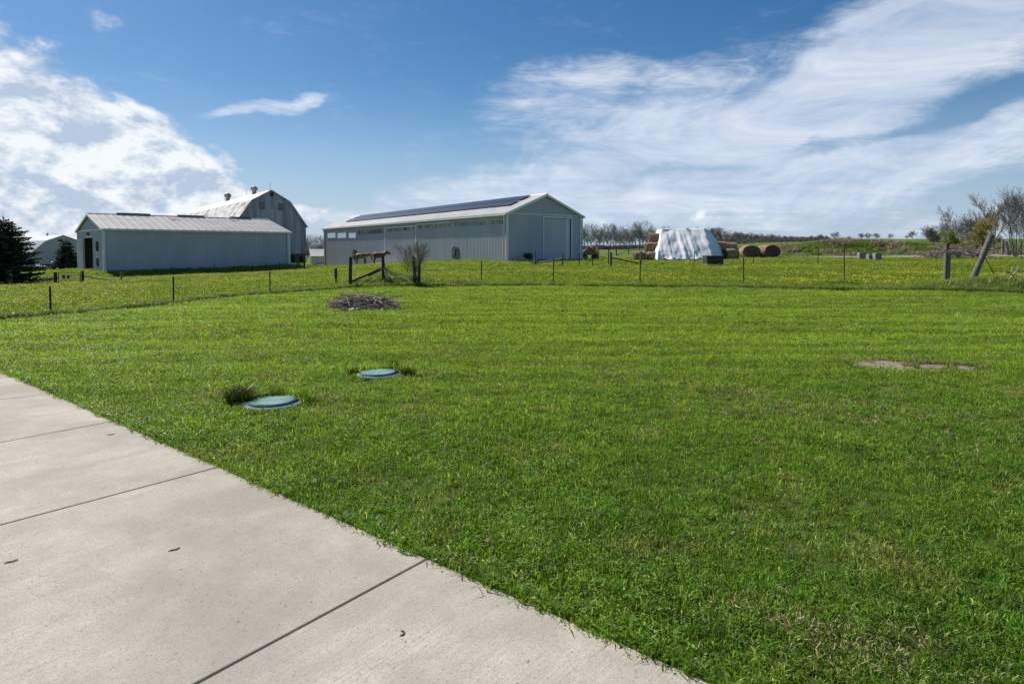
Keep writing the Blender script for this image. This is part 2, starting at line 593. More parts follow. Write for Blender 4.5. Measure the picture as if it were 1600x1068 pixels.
M['panel'] = mat('solar_cells', (0.022, 0.024, 0.034), (0.034, 0.036, 0.048), 0.5, 0.30, 0.0, spec=0.4)
M['panel_frame'] = mat('aluminium_frame', (0.30, 0.31, 0.33), (0.26, 0.27, 0.28), 3, 0.4, 0.7)
M['red_sign'] = mat('red_painted_board', (0.22, 0.03, 0.022), (0.12, 0.018, 0.014), 4, 0.7)
M['white_paint'] = mat('white_car_paint', (0.66, 0.68, 0.70), (0.60, 0.62, 0.65), 1, 0.3)
M['blue_paint'] = mat('dark_car_paint', (0.03, 0.04, 0.06), (0.025, 0.032, 0.05), 1, 0.25)
M['rubber'] = mat('black_rubber', (0.015, 0.015, 0.015), (0.022, 0.02, 0.02), 8, 0.85)
M['car_glass'] = mat('car_glass', (0.02, 0.03, 0.04), (0.015, 0.022, 0.03), 1, 0.08)
M['red_light'] = mat('red_tail_light', (0.35, 0.02, 0.02), (0.30, 0.015, 0.015), 3, 0.3)
M['horse_bay'] = mat('chestnut_coat', (0.17, 0.068, 0.03), (0.10, 0.04, 0.02), 1.6, 0.55)
M['horse_tan'] = mat('tan_and_brown_coat', (0.34, 0.20, 0.13), (0.06, 0.028, 0.02), 1.7, 0.55, lo=0.47, hi=0.53)
M['mane'] = mat('dark_mane', (0.02, 0.014, 0.012), (0.035, 0.022, 0.018), 5, 0.7)
M['spruce'] = mat('spruce_needles', (0.060, 0.075, 0.036), (0.034, 0.046, 0.024), 1.6, 0.7, c3=(0.11, 0.095, 0.05), c3amt=0.58, c3scale=1.8)
M['spotted'] = mat('white_with_black_spots', (0.62, 0.60, 0.57), (0.03, 0.03, 0.03), 6.0, 0.7, lo=0.55, hi=0.58)
M['worm'] = mat('dark_twig', (0.03, 0.018, 0.012), (0.05, 0.03, 0.02), 30, 0.6)
M['dead_leaf'] = mat('dead_leaf', (0.20, 0.12, 0.06), (0.13, 0.075, 0.04), 30, 0.8)


def make_lid_mat():
    m, g, p = material('green_plastic_lid')
    co = g.node('ShaderNodeTexCoord').outputs['Object']
    c = g.mix(g.mr(g.noise(co, 5, 6, 0.65), 0.35, 0.68), (0.075, 0.20, 0.175), (0.24, 0.36, 0.34))
    c = g.mix(g.mr(g.noise(co, 38, 4), 0.60, 0.68), c, (0.17, 0.17, 0.09))
    g.set(p.inputs['Base Color'], c)
    p.inputs['Roughness'].default_value = 0.75
    p.inputs['Specular IOR Level'].default_value = 0.25
    b = g.node('ShaderNodeBump', {'Strength': 0.35, 'Distance': 0.01, 'Height': g.noise(co, 60, 3)})
    g.l.new(b.outputs[0], p.inputs['Normal'])
    return m


M['lid'] = make_lid_mat()


def make_strip_mat():
    """old fibreglass light strip: ribbed, mottled, dark"""
    m, g, p = material('fibreglass_strip')
    co = g.node('ShaderNodeTexCoord').outputs['Object']
    n = g.noise(g.mapping(co, sc=(1.3, 1.3, 0.4)), 1.5, 5, 0.75)
    c = g.mix(g.mr(n, 0.40, 0.62), (0.06, 0.066, 0.072), (0.50, 0.50, 0.52))
    g.set(p.inputs['Base Color'], c)
    p.inputs['Roughness'].default_value = 0.25
    return m


M['strip'] = make_strip_mat()


def make_pane_mat():
    m, g, p = material('clear_pane')
    out = g.n['Material Output']
    tr = g.node('ShaderNodeBsdfTransparent', {'Color': (0.86, 0.90, 0.92, 1)})
    gl = g.node('ShaderNodeBsdfGlossy', {'Color': (0.9, 0.9, 0.9, 1), 'Roughness': 0.15})
    df = g.node('ShaderNodeBsdfTranslucent', {'Color': (0.8, 0.82, 0.84, 1)})
    m1 = g.node('ShaderNodeMixShader', {0: 0.12, 1: tr.outputs[0], 2: df.outputs[0]})
    m2 = g.node('ShaderNodeMixShader', {0: 0.08, 1: m1.outputs[0], 2: gl.outputs[0]})
    g.l.new(m2.outputs[0], out.inputs[0])
    return m


M['pane'] = make_pane_mat()


def make_concrete():
    m, g, p = material('broomed_concrete')
    co = g.node('ShaderNodeTexCoord').outputs['Object']
    ang = math.atan2(JD.y, JD.x)
    br = g.mapping(co, rot=(0, 0, -ang))
    broom = g.noise(g.mapping(br, sc=(0.9, 42, 1)), 2.2, 5, 0.65)
    streak = g.noise(g.mapping(br, sc=(0.25, 3.2, 1)), 1.6, 6, 0.65)
    big = g.noise(co, 0.9, 6, 0.6)
    col = g.mix(g.mr(big, 0.40, 0.60), (0.545, 0.49, 0.41), (0.345, 0.305, 0.25))
    col = g.mix(g.math('MULTIPLY', g.mr(streak, 0.50, 0.70), 0.60), col, (0.34, 0.31, 0.265))
    col = g.mix(g.math('MULTIPLY', g.mr(broom, 0.44, 0.66), 0.60), col, (0.36, 0.325, 0.28))
    st2 = g.noise(g.vmath('ADD', co, (5, 9, 0)), 2.6, 8, 0.72, 0.6)
    col = g.mix(g.math('MULTIPLY', g.mr(st2, 0.50, 0.66), 0.45), col, (0.31, 0.28, 0.24))
    grain = g.noise(co, 120, 4, 0.75)
    col = g.mix(g.math('MULTIPLY', g.mr(grain, 0.48, 0.64), 0.75), col, (0.25, 0.22, 0.18))
    # aggregate pits and specks
    vo = g.node('ShaderNodeTexVoronoi', {'Vector': co, 'Scale': 34.0})
    keep = g.mr(g.sep(vo.outputs['Color'])[0], 0.52, 0.54)
    pit = g.math('MULTIPLY', g.mr(vo.outputs['Distance'], 0.12, 0.22, 1, 0), keep)
    pit = g.math('MULTIPLY', pit, g.mr(g.noise(co, 2.2, 3), 0.38, 0.60, 0.1, 1.0))
    col = g.mix(g.math('MULTIPLY', pit, 0.75), col, (0.16, 0.13, 0.10))
    vo2 = g.node('ShaderNodeTexVoronoi', {'Vector': co, 'Scale': 7.0})
    k2 = g.mr(g.sep(vo2.outputs['Color'])[1], 0.66, 0.68)
    spot = g.math('MULTIPLY', g.mr(vo2.outputs['Distance'], 0.025, 0.06, 1, 0), k2)
    col = g.mix(g.math('MULTIPLY', spot, 0.8), col, (0.10, 0.075, 0.055))
    g.set(p.inputs['Base Color'], col)
    p.inputs['Roughness'].default_value = 0.85
    p.inputs['Specular IOR Level'].default_value = 0.3
    hgt = g.math('ADD', g.math('MULTIPLY', broom, 0.7), g.math('SUBTRACT', g.math('MULTIPLY', grain, 0.3), g.math('MULTIPLY', pit, 0.8)))
    b = g.node('ShaderNodeBump', {'Strength': 0.35, 'Distance': 0.006, 'Height': hgt})
    g.l.new(b.outputs[0], p.inputs['Normal'])
    return m


def lawn_tone(g, pos):
    """shared patchiness of the lawn: returns three masks (yellowing, dark lush, mown streak)"""
    a = g.mr(g.noise(pos, 0.55, 5, 0.6), 0.40, 0.66, smooth=True)
    b = g.mr(g.noise(g.vmath('ADD', pos, (31, 12, 0)), 1.9, 5, 0.65), 0.44, 0.66, smooth=True)
    c = g.mr(g.noise(g.mapping(pos, rot=(0, 0, radians(7)), sc=(0.08, 1.5, 1)), 1.4, 4, 0.6), 0.42, 0.62, smooth=True)
    return a, b, c


def make_blades(name, young, lush, dry, dryfrac, transl=0.45, rough=0.42):
    m, g, p = material(name)
    out = g.n['Material Output']
    pos = g.node('ShaderNodeNewGeometry').outputs['Position']
    a, b, c = lawn_tone(g, pos)
    r = g.node('ShaderNodeObjectInfo').outputs['Random']
    tn = g.node('ShaderNodeAttribute', attribute_name='tone').outputs['Fac']
    # further from the house the sward is more yellow-green, near it darker and lusher
    far = g.mr(g.sep(pos)[1], 3.5, 12.0, 0, 1, smooth=True)
    fy = g.math('ADD', g.math('MULTIPLY', a, 0.45), g.math('MULTIPLY', far, 0.55))
    col = g.mix(fy, lush, young)
    col = g.mix(g.math('MULTIPLY', b, 0.6), col, tuple(k * 0.6 for k in lush))
    col = g.mix(g.math('MULTIPLY', g.math('MULTIPLY', c, far), 0.75), col, tuple(k * 1.5 for k in young))
    thin = g.mr(g.noise(g.vmath('ADD', pos, (3, 47, 0)), 1.3, 7, 0.72), 0.52, 0.66, smooth=True)
    col = g.mix(g.math('MULTIPLY', thin, 0.62), col, (dry[0] * 0.8, dry[1] * 0.85, dry[2] * 0.6))
    dr = g.math('ADD', g.mr(tn, 1 - dryfrac, 1 - dryfrac + 0.02), g.math('MULTIPLY', g.mr(r, 0.93, 0.97), 0.4), clamp=True)
    col = g.mix(dr, col, dry)
    hv = g.node('ShaderNodeHueSaturation', {'Hue': g.mr(r, 0, 1, 0.485, 0.512), 'Saturation': 1.0, 'Value': g.math('MULTIPLY', g.mr(tn, 0, 1, 0.40, 1.75), g.mr(r, 0, 1, 0.72, 1.28)), 'Fac': 1.0, 'Color': col}).outputs[0]
    g.set(p.inputs['Base Color'], hv)
    p.inputs['Roughness'].default_value = rough
    p.inputs['Specular IOR Level'].default_value = 0.36
    tl = g.node('ShaderNodeBsdfTranslucent', {'Color': g.mix(1.0, hv, (1.28, 1.27, 0.50, 1), 'MULTIPLY')})
    mx = g.node('ShaderNodeMixShader', {0: transl, 1: p.outputs[0], 2: tl.outputs[0]})
    g.l.new(mx.outputs[0], out.inputs[0])
    return m


YOUNG, LUSH, DRY = (0.225, 0.325, 0.034), (0.135, 0.262, 0.026), (0.38, 0.345, 0.17)
M['blade'] = make_blades('lawn_blades', YOUNG, LUSH, DRY, 0.03, 0.48, 0.43)
M['pasture'] = make_blades('pasture_blades', (0.185, 0.25, 0.024), (0.105, 0.18, 0.016), (0.38, 0.35, 0.12), 0.08)
M['clipping'] = make_blades('dry_clippings', (0.30, 0.285, 0.11), (0.23, 0.23, 0.08), (0.40, 0.35, 0.20), 0.35, 0.3)
M['weed'] = make_blades('weed_blades', (0.12, 0.19, 0.03), (0.07, 0.13, 0.02), (0.28, 0.24, 0.14), 0.15)
M['dead_grass'] = make_blades('dead_grass_blades', (0.22, 0.185, 0.13), (0.15, 0.13, 0.09), (0.30, 0.265, 0.19), 0.3, 0.25)
M['dandelion'] = mat('dandelion_yellow', (0.66, 0.56, 0.03), (0.52, 0.46, 0.03), 20, 0.8)


def leaf_mat(name, c1, c2):
    m = mat(name, c1, c2, 1.5, 0.6)
    g = NT(m.node_tree)
    p = g.n['Principled BSDF']
    tl = g.node('ShaderNodeBsdfTranslucent', {'Color': p.inputs['Base Color'].links[0].from_socket})
    mx = g.node('ShaderNodeMixShader', {0: 0.5, 1: p.outputs[0], 2: tl.outputs[0]})
    g.l.new(mx.outputs[0], g.n['Material Output'].inputs[0])
    return m


M['bush_green'] = leaf_mat('young_green_leaves', (0.30, 0.35, 0.07), (0.20, 0.24, 0.05))
M['bush_rust'] = leaf_mat('rusty_young_leaves', (0.40, 0.31, 0.10), (0.27, 0.22, 0.07))
M['pale_twig'] = leaf_mat('pale_budding_twigs', (0.46, 0.42, 0.26), (0.36, 0.32, 0.20))


def make_ground_mat():
    m, g, p = material('ground')
    pos = g.node('ShaderNodeNewGeometry').outputs['Position']
    at_ = lambda n: g.node('ShaderNodeAttribute', attribute_name=n).outputs['Fac']
    a, b, c = lawn_tone(g, pos)
    far = g.mr(g.sep(pos)[1], 3.5, 12.0, 0, 1, smooth=True)
    fy = g.math('ADD', g.math('MULTIPLY', a, 0.45), g.math('MULTIPLY', far, 0.55))
    fine = g.noise(pos, 38, 5, 0.7)
    thatch = g.mix(g.mr(fine, 0.35, 0.65), (0.055, 0.07, 0.018), (0.13, 0.125, 0.05))
    lawn = g.mix(fy, (0.055, 0.095, 0.012), (0.125, 0.16, 0.02))
    lawn = g.mix(g.mr(g.noise(pos, 95, 3, 0.7), 0.48, 0.60), lawn, (0.022, 0.045, 0.006))
    lawn = g.mix(0.22, lawn, thatch)
    pn = g.noise(pos, 0.35, 6, 0.65)
    past = g.mix(g.mr(pn, 0.35, 0.65), (0.085, 0.15, 0.012), (0.145, 0.20, 0.02))
    past = g.mix(g.mr(g.noise(g.vmath('ADD', pos, (9, 3, 0)), 0.16, 5), 0.58, 0.70), past, (0.19, 0.17, 0.07))
    fl = g.mix(g.mr(g.noise(g.mapping(pos, sc=(0.25, 1, 1)), 0.10, 6, 0.65), 0.44, 0.66), (0.085, 0.145, 0.022), (0.15, 0.15, 0.055))
    col = g.mix(at_('lawn'), past, lawn)
    col = g.mix(at_('field'), col, fl)
    rough = g.mix(g.mr(g.noise(pos, 0.5, 6, 0.7), 0.42, 0.62), (0.07, 0.11, 0.022), (0.17, 0.15, 0.10))
    col = g.mix(at_('rough'), col, rough)
    dirt = g.mix(g.mr(g.noise(pos, 16, 5, 0.7), 0.38, 0.62), (0.35, 0.295, 0.215), (0.15, 0.115, 0.075))
    bn = g.math('MULTIPLY', g.math('SUBTRACT', g.noise(pos, 5.5, 6, 0.7), 0.5), 1.6)
    bf = g.mr(g.math('ADD', at_('bare'), bn), 0.35, 0.75, 0, 1)
    col = g.mix(g.math('MULTIPLY', bf, g.mr(at_('bare'), 0.0, 0.15)), col, dirt)
    g.set(p.inputs['Base Color'], col)
    p.inputs['Roughness'].default_value = 0.95
    p.inputs['Specular IOR Level'].default_value = 0.1
    bp = g.node('ShaderNodeBump', {'Strength': 0.6, 'Distance': 0.03, 'Height': g.noise(pos, 26, 6, 0.7)})
    g.l.new(bp.outputs[0], p.inputs['Normal'])
    return m


# ------------------------------------------------------------------ setting: ground, driveway, road
def axis(lo_dense, hi_dense, step, lo, hi, grow=1.12):
    v = list(np.arange(lo_dense, hi_dense + 1e-6, step))
    s = step
    x = hi_dense
    while x < hi:
        s *= grow
        x += s
        v.append(min(x, hi))
    s, x = step, lo_dense
    while x > lo:
        s *= grow
        x -= s
        v.insert(0, max(x, lo))
    return np.array(v)


def make_ground():
    xs = axis(-34, 34, 0.4, -1600, 1600, 1.07)
    ys = axis(-3, 42, 0.4, -400, 2600, 1.045)
    X, Y = np.meshgrid(xs, ys)
    Z = Hn(X, Y)
    # a slight dip under the slab so that the concrete sits in the ground
    nx, ny = len(xs), len(ys)
    me = bpy.data.meshes.new('ground')
    co = np.stack([X.ravel(), Y.ravel(), Z.ravel()], 1)
    idx = np.arange(nx * ny).reshape(ny, nx)
    q = np.stack([idx[:-1, :-1].ravel(), idx[:-1, 1:].ravel(), idx[1:, 1:].ravel(), idx[1:, :-1].ravel()], 1)
    me.vertices.add(len(co))
    me.vertices.foreach_set('co', co.ravel())
    me.loops.add(q.size)
    me.loops.foreach_set('vertex_index', q.ravel())
    me.polygons.add(len(q))
    me.polygons.foreach_set('loop_start', np.arange(0, q.size, 4))
    me.polygons.foreach_set('use_smooth', np.ones(len(q), bool))
    me.update()
    x, y = co[:, 0], co[:, 1]
    lf = lawn_far(np.clip(x / np.maximum(y, 0.3), -3, 3))
    lawn = 1 - sm(-0.25, 0.25, y - lf)
    bare = np.zeros(len(x))
    for (c, rx, ry) in BARE:
        r = np.sqrt(((x - c.x) / rx) ** 2 + ((y - c.y) / (ry * 3.2)) ** 2)
        bare = np.maximum(bare, 1 - sm(0.75, 1.15, r))
    for (c, rx, ry) in THIN:
        r = np.sqrt(((x - c.x) / rx) ** 2 + ((y - c.y) / (ry * 2)) ** 2)
        bare = np.maximum(bare, 0.16 * (1 - sm(0.2, 1.2, r)))
    for (c, rx, ry) in (((-17.5, 75.5), 12, 1.6),):
        r = np.sqrt(((x - c[0]) / rx) ** 2 + ((y - c[1]) / ry) ** 2)
        bare = np.maximum(bare, 0.0 * r)
    rough = np.zeros(len(x))
    for (mx, my, rx, ry, h) in MOUNDS:
        rough = np.maximum(rough, np.exp(-(((x - mx) / (rx * 1.2)) ** 2 + ((y - my) / (ry * 1.3)) ** 2)))
    field = sm(70, 95, y) * sm(-45, -5, x)
    for nme, arr in (('lawn', lawn), ('bare', bare), ('rough', np.clip(rough * 1.4, 0, 1)), ('field', field)):
        a = me.attributes.new(nme, 'FLOAT', 'POINT')
        a.data.foreach_set('value', arr.astype(np.float32))
    me.materials.append(make_ground_mat())
    o = bpy.data.objects.new('ground', me)
    COL.objects.link(o)
    tag(o, kind='structure')


def line_hit(p, d, q, e):
    """crossing of p + d*t with q + e*s in the plane; returns t"""
    den = d.x * e.y - d.y * e.x
    w = q - p
    return (w.x * e.y - w.y * e.x) / den


JOINTS = [((665, 880), (320, 1068)), ((335, 735), (0, 825)), ((175, 662), (0, 695)), ((75, 620), (0, 628))]
_jp = [(at(*a), at(*b)) for a, b in JOINTS]
JD = (_jp[0][1] - _jp[0][0]).normalized()


def make_driveway():
    es = []
    for (a, b) in _jp:
        d = (b - a).normalized()
        t = line_hit(E0, Ed, a, d)
        es.append((E0 + Ed * t, d))
    first = (es[0][0] + Ed * 2.6, JD)
    last = (es[-1][0] - Ed * 1.55, es[-1][1])
    last2 = (last[0] - Ed * 6, es[-1][1])
    seq = [first] + es + [last, last2]
    mb = MB()
    gap = 0.007
    for (p, d), (q, e) in zip(seq[:-1], seq[1:]):
        a0, a1 = p - Ed * gap, q + Ed * gap
        b0, b1 = a0 + d * 11, a1 + e * 11
        mb.prism([a0, a1, b1, b0], -0.10, 0.022)
    o = mb.build('driveway', make_concrete())
    # counter-clockwise fix
    bm = bmesh.new()
    bm.from_mesh(o.data)
    bmesh.ops.recalc_face_normals(bm, faces=bm.faces)
    bm.to_mesh(o.data)
    bm.free()
    bevel(o, 0.006, 2)
    tag(o, kind='structure')
    mb = MB()
    return o


def strip_sheet(name, pts, widths, dz, m, n=60):
    """a sheet that follows the terrain along a line of points"""
    P = [Vector((p[0], p[1], 0)) for p in pts]
    mb = MB()
    L = [0]
    for a, b in zip(P[:-1], P[1:]):
        L.append(L[-1] + (b - a).length)
    rows = []
    for i in range(n + 1):
        s = L[-1] * i / n
        k = max(j for j in range(len(L) - 1) if L[j] <= s + 1e-6)
        t = (s - L[k]) / (L[k + 1] - L[k])
        p = P[k].lerp(P[k + 1], t)
        d = (P[k + 1] - P[k]).normalized()
        nn = Vector((-d.y, d.x, 0))
        w = widths[k] * (1 - t) + widths[k + 1] * t
        w *= 1 + 0.12 * sin(i * 1.7) + 0.08 * sin(i * 0.6)
        rows.append([(p + nn * (w * f)) for f in (-0.5, -0.3, -0.1, 0.1, 0.3, 0.5)])
    vs = []
    for r in rows:
        for p in r:
            vs.append((p.x, p.y, H(p.x, p.y) + dz))
    fs = []
    for i in range(n):
        for j in range(5):
            fs.append((i * 6 + j, i * 6 + j + 1, i * 6 + 6 + j + 1, i * 6 + 6 + j))
    mb.add(vs, fs, 0, True)
    o = mb.build(name, m)
    tag(o, kind='structure')
    return o


make_ground()
make_driveway()
M['gravel'] = mat('grey_gravel', (0.34, 0.31, 0.28), (0.20, 0.18, 0.16), 1.2, 0.95, c3=(0.14, 0.16, 0.06), c3amt=0.60, c3scale=0.4, bump=0.7, bscale=7)
M['apron'] = mat('pale_apron', (0.50, 0.46, 0.41), (0.34, 0.31, 0.27), 1.5, 0.9)
strip_sheet('gravel_road', [gd(1130, 76), gd(1230, 79), gd(1330, 84), gd(1420, 88), gd(1520, 92), gd(1640, 97), gd(1800, 108)], [7, 7, 8, 9, 9, 10, 11], 0.05, M['gravel'])
#PART2

# ------------------------------------------------------------------ ground cover
RG = np.random.default_rng(11)


def blade_clump(seed, n, rad, h0, h1, w0, w1, lean, broad=0.0, flat=0.0):
    """a tuft of separate curved blades (some broad clover-like leaves)"""
    r = random.Random(seed)
    vs, fs, tone = [], [], []
    for i in range(n):
        a, q = r.uniform(0, 2 * pi), rad * sqrt(r.random())
        bx, by = q * cos(a), q * sin(a)
        t = r.random()
        o = len(vs)
        if r.random() < broad:
            # a small broad leaf on a low stem
            z = r.uniform(h0 * 0.5, h1 * 0.7)
            s = r.uniform(0.004, 0.009) * (h1 / 0.06)
            b2 = r.uniform(0, 2 * pi)
            ux, uy = cos(b2), sin(b2)
            tl = r.uniform(-0.5, 0.5)
            vs += [(bx, by, z), (bx + ux * s - uy * s * 0.6, by + uy * s + ux * s * 0.6, z + s * tl), (bx + ux * s * 2, by + uy * s * 2, z + s * tl * 0.6), (bx + ux * s + uy * s * 0.6, by + uy * s - ux * s * 0.6, z + s * 0.2)]
            fs.append((o, o + 1, o + 2, o + 3))
            tone += [t] * 4
            continue
        h = r.uniform(h0, h1)
        w = r.uniform(w0, w1)
        b = r.uniform(0, 2 * pi)
        l = r.uniform(0.2, 1.0) * lean
        dx, dy = cos(b), sin(b)
        f = r.uniform(0, 2 * pi)
        px, py = cos(f) * w / 2, sin(f) * w / 2
        m = h * 0.55
        vs += [(bx - px, by - py, -0.01), (bx + px, by + py, -0.01),
               (bx + dx * l * h * 0.35 + px * 0.85, by + dy * l * h * 0.35 + py * 0.85, m), (bx + dx * l * h * 0.35 - px * 0.85, by + dy * l * h * 0.35 - py * 0.85, m),
               (bx + dx * l * h, by + dy * l * h, h * (1 - 0.35 * l))]
        fs += [(o, o + 1, o + 2, o + 3), (o + 3, o + 2, o + 4)]
        tone += [t] * 5
    return vs, fs, tone


def scatter(name, pts, rot, scl, clumps, m, label=None, cat=None, ids=None):
    """ONE stuff object: tufts of blades placed by its own geometry nodes"""
    n = len(pts)
    vs, fs, kind, tone = [], [], [], []
    for k, (cv, cf, ct) in enumerate(clumps):
        o = len(vs)
        vs += cv
        fs += [tuple(i + o for i in f) for f in cf]
        kind += [k + 1] * len(cv)
        tone += ct
    nc = len(vs)
    me = bpy.data.meshes.new(name)
    me.from_pydata(vs + [tuple(p) for p in np.asarray(pts, float)], [], fs)
    me.materials.append(m)

    def attr(nm, typ, arr, key='value'):
        a = me.attributes.new(nm, typ, 'POINT')
        a.data.foreach_set(key, arr)
    attr('kind', 'INT', np.array(kind + [0] * n, np.int32))
    attr('tone', 'FLOAT', np.array(tone + [0] * n, np.float32))
    attr('pick', 'INT', np.concatenate([np.zeros(nc, np.int32), (ids if ids is not None else RG.integers(0, len(clumps), n)).astype(np.int32)]))
    attr('size', 'FLOAT', np.concatenate([np.ones(nc), scl]).astype(np.float32))
    rr = np.zeros((nc + n, 3), np.float32)
    rr[nc:] = rot
    attr('turn', 'FLOAT_VECTOR', rr.ravel(), 'vector')
    o = bpy.data.objects.new(name, me)
    COL.objects.link(o)
    ng = bpy.data.node_groups.new(name + '_nodes', 'GeometryNodeTree')
    ng.interface.new_socket('Geometry', in_out='INPUT', socket_type='NodeSocketGeometry')
    ng.interface.new_socket('Geometry', in_out='OUTPUT', socket_type='NodeSocketGeometry')
    N, L = ng.nodes, ng.links
    gi, go = N.new('NodeGroupInput'), N.new('NodeGroupOutput')

    def named(nm, typ):
        x = N.new('GeometryNodeInputNamedAttribute')
        x.data_type = typ
        x.inputs['Name'].default_value = nm
        return x.outputs['Attribute']
    cmp_ = N.new('FunctionNodeCompare')
    cmp_.data_type, cmp_.operation = 'INT', 'GREATER_THAN'
    kd = named('kind', 'INT')
    L.new(kd, [s for s in cmp_.inputs if s.identifier == 'A_INT'][0])
    sp = N.new('GeometryNodeSeparateGeometry')
    sp.domain = 'POINT'
    L.new(gi.outputs[0], sp.inputs['Geometry'])
    L.new(cmp_.outputs[0], sp.inputs['Selection'])
    si = N.new('GeometryNodeSplitToInstances')
    si.domain = 'FACE'
    L.new(sp.outputs['Selection'], si.inputs['Geometry'])
    L.new(kd, si.inputs['Group ID'])
    ip = N.new('GeometryNodeInstanceOnPoints')
    L.new(sp.outputs['Inverted'], ip.inputs['Points'])
    L.new(si.outputs['Instances'], ip.inputs['Instance'])
    ip.inputs['Pick Instance'].default_value = True
    L.new(named('pick', 'INT'), ip.inputs['Instance Index'])
    L.new(named('turn', 'FLOAT_VECTOR'), ip.inputs['Rotation'])
    L.new(named('size', 'FLOAT'), ip.inputs['Scale'])
    L.new(ip.outputs[0], go.inputs[0])
    md = o.modifiers.new('scatter', 'NODES')
    md.node_group = ng
    tag(o, label, cat, kind='stuff')
    return o


def sample_fan(dens, d0, d1, umax=0.98, pad=1.0, umin=None):
    """points in the view fan with density dens(d) per square metre"""
    umin = -umax if umin is None else umin
    out = []
    edges = np.geomspace(d0, d1, 24)
    for a, b in zip(edges[:-1], edges[1:]):
        area = (b - a) * ((umax - umin) * (a + b) / 2 + 2 * pad)
        k = int(area * dens((a + b) / 2))
        y = RG.uniform(a, b, k)
        x = umin * y - pad + RG.random(k) * ((umax - umin) * y + 2 * pad)
        out.append(np.stack([x, y], 1))
    return np.concatenate(out)


def turns(n, tilt=0.15):
    return np.stack([RG.normal(0, tilt, n), RG.normal(0, tilt, n), RG.uniform(0, 2 * pi, n)], 1)


LIDS = [((428, 633), 0.315), ((593, 587), 0.31)]
LID_P = [(at(*p), r) for p, r in LIDS]
PILE_P = at(560, 487)


def make_lawn():
    p = sample_fan(lambda d: 640 if d < 3.5 else (560 if d < 6 else (390 if d < 11 else (180 if d < 18 else 85))), 0.9, 42, 0.95, 0.6)
    x, y = p[:, 0], p[:, 1]
    s = on_lawn_side(x, y)
    ok = (s > 0.015) & (y < lawn_far(x / y) - 0.1)
    for (c, r) in LID_P:
        ok &= (x - c.x) ** 2 + (y - c.y) ** 2 > (r + 0.015) ** 2
    ok &= ((x - PILE_P.x) / 1.25) ** 2 + ((y - PILE_P.y - 0.7) / 0.8) ** 2 > 1
    keep = np.ones(len(x))
    for (c, rx, ry) in BARE:
        r = np.sqrt(((x - c.x) / rx) ** 2 + ((y - c.y) / (ry * 3.2)) ** 2)
        keep *= 0.04 + 0.96 * sm(0.7, 1.1, r)
    for (c, rx, ry) in THIN:
        r = np.sqrt(((x - c.x) / rx) ** 2 + ((y - c.y) / (ry * 2)) ** 2)
        keep *= 0.75 + 0.25 * sm(0.3, 1.3, r)
    # clumpy sward
    lump = np.sin(1.9 * x + 1.1 * np.sin(2.3 * y)) * np.sin(2.2 * y + 1.3 * np.sin(1.7 * x))
    keep *= 0.86 + 0.14 * lump
    ok &= RG.random(len(x)) < keep
    x, y, s = x[ok], y[ok], s[ok]
    n = len(x)
    d = np.hypot(x, y)
    size = RG.uniform(0.75, 1.2, n) * (1 + 0.20 * lump[ok]) * (1 + 0.55 * sm(6, 20, d))
    size *= 1 + 0.45 * np.exp(-s / 0.12)
    z = Hn(x, y)
    cl = [blade_clump(100 + i, 30, 0.060, 0.020, 0.058, 0.0036, 0.0072, 1.2, broad=(0.05, 0.12, 0.0, 0.22, 0.45, 0.1)[i]) for i in range(6)]
    scatter('grass', np.stack([x, y, z], 1), turns(n, 0.18), size, cl, M['blade'])
    return n


def make_clippings():
    """dry clippings left by the mower in a loose swath and in thin spots"""
    pts = []
    for (a, b, w, k) in ((at(860, 566), at(1580, 690), 0.30, 1500), (at(560, 605), at(800, 545), 0.25, 300), (at(330, 545), at(620, 560), 0.25, 260), (at(1050, 640), at(1590, 640), 0.35, 500)):
        t = RG.random(k)
        lump = np.sin(t * 41 + a.x) * np.sin(t * 17)
        ok = RG.random(k) < 0.45 + 0.5 * lump
        p = np.stack([a.x + (b.x - a.x) * t + RG.normal(0, w, k), a.y + (b.y - a.y) * t + RG.normal(0, w, k)], 1)
        pts.append(p[ok])
    for (px, py, r_, k) in ((1270, 985, 0.16, 60), (1330, 1020, 0.14, 50), (1150, 965, 0.12, 40), (1420, 1000, 0.12, 26), (1190, 822, 0.20, 36), (505, 622, 0.14, 70), (690, 552, 0.2, 60), (655, 655, 0.1, 30)):
        c = at(px, py)
        pts.append(np.stack([c.x + RG.normal(0, r_, k), c.y + RG.normal(0, r_, k)], 1))
    p = np.concatenate(pts)
    p = p[on_lawn_side(p[:, 0], p[:, 1]) > 0.1]
    cl = [blade_clump(760 + i, 16, 0.06, 0.010, 0.034, 0.003, 0.006, 2.2) for i in range(4)]
    scatter('clippings', np.stack([p[:, 0], p[:, 1], Hn(p[:, 0], p[:, 1]) + 0.014], 1), turns(len(p), 0.35), RG.uniform(0.6, 1.1, len(p)), cl, M['clipping'])


def make_patch_tufts():
    """ragged dark and dead tufts round the bare spot"""
    pts, sz = [], []
    for (c, rx, ry) in BARE:
        for k in range(150):
            t = RG.uniform(0, 2 * pi)
            q = RG.normal(1.05, 0.10)
            if sin(t) < -0.2 and RG.random() < 0.6:
                continue
            x, y = c.x + rx * q * cos(t), c.y + ry * 3.2 * q * sin(t)
            pts.append((x, y, H(x, y)))
            sz.append(RG.uniform(0.5, 1.1))
    pts, sz = np.array(pts), np.array(sz)
    k = RG.random(len(pts)) < 0.45
    cl = [blade_clump(740 + i, 22, 0.05, 0.03, 0.085, 0.004, 0.008, 1.2) for i in range(3)]
    scatter('patch_weeds', pts[k], turns(int(k.sum()), 0.25), sz[k], cl, M['weed'])
    scatter('patch_dead_grass', pts[~k], turns(int((~k).sum()), 0.25), sz[~k], cl, M['dead_grass'])


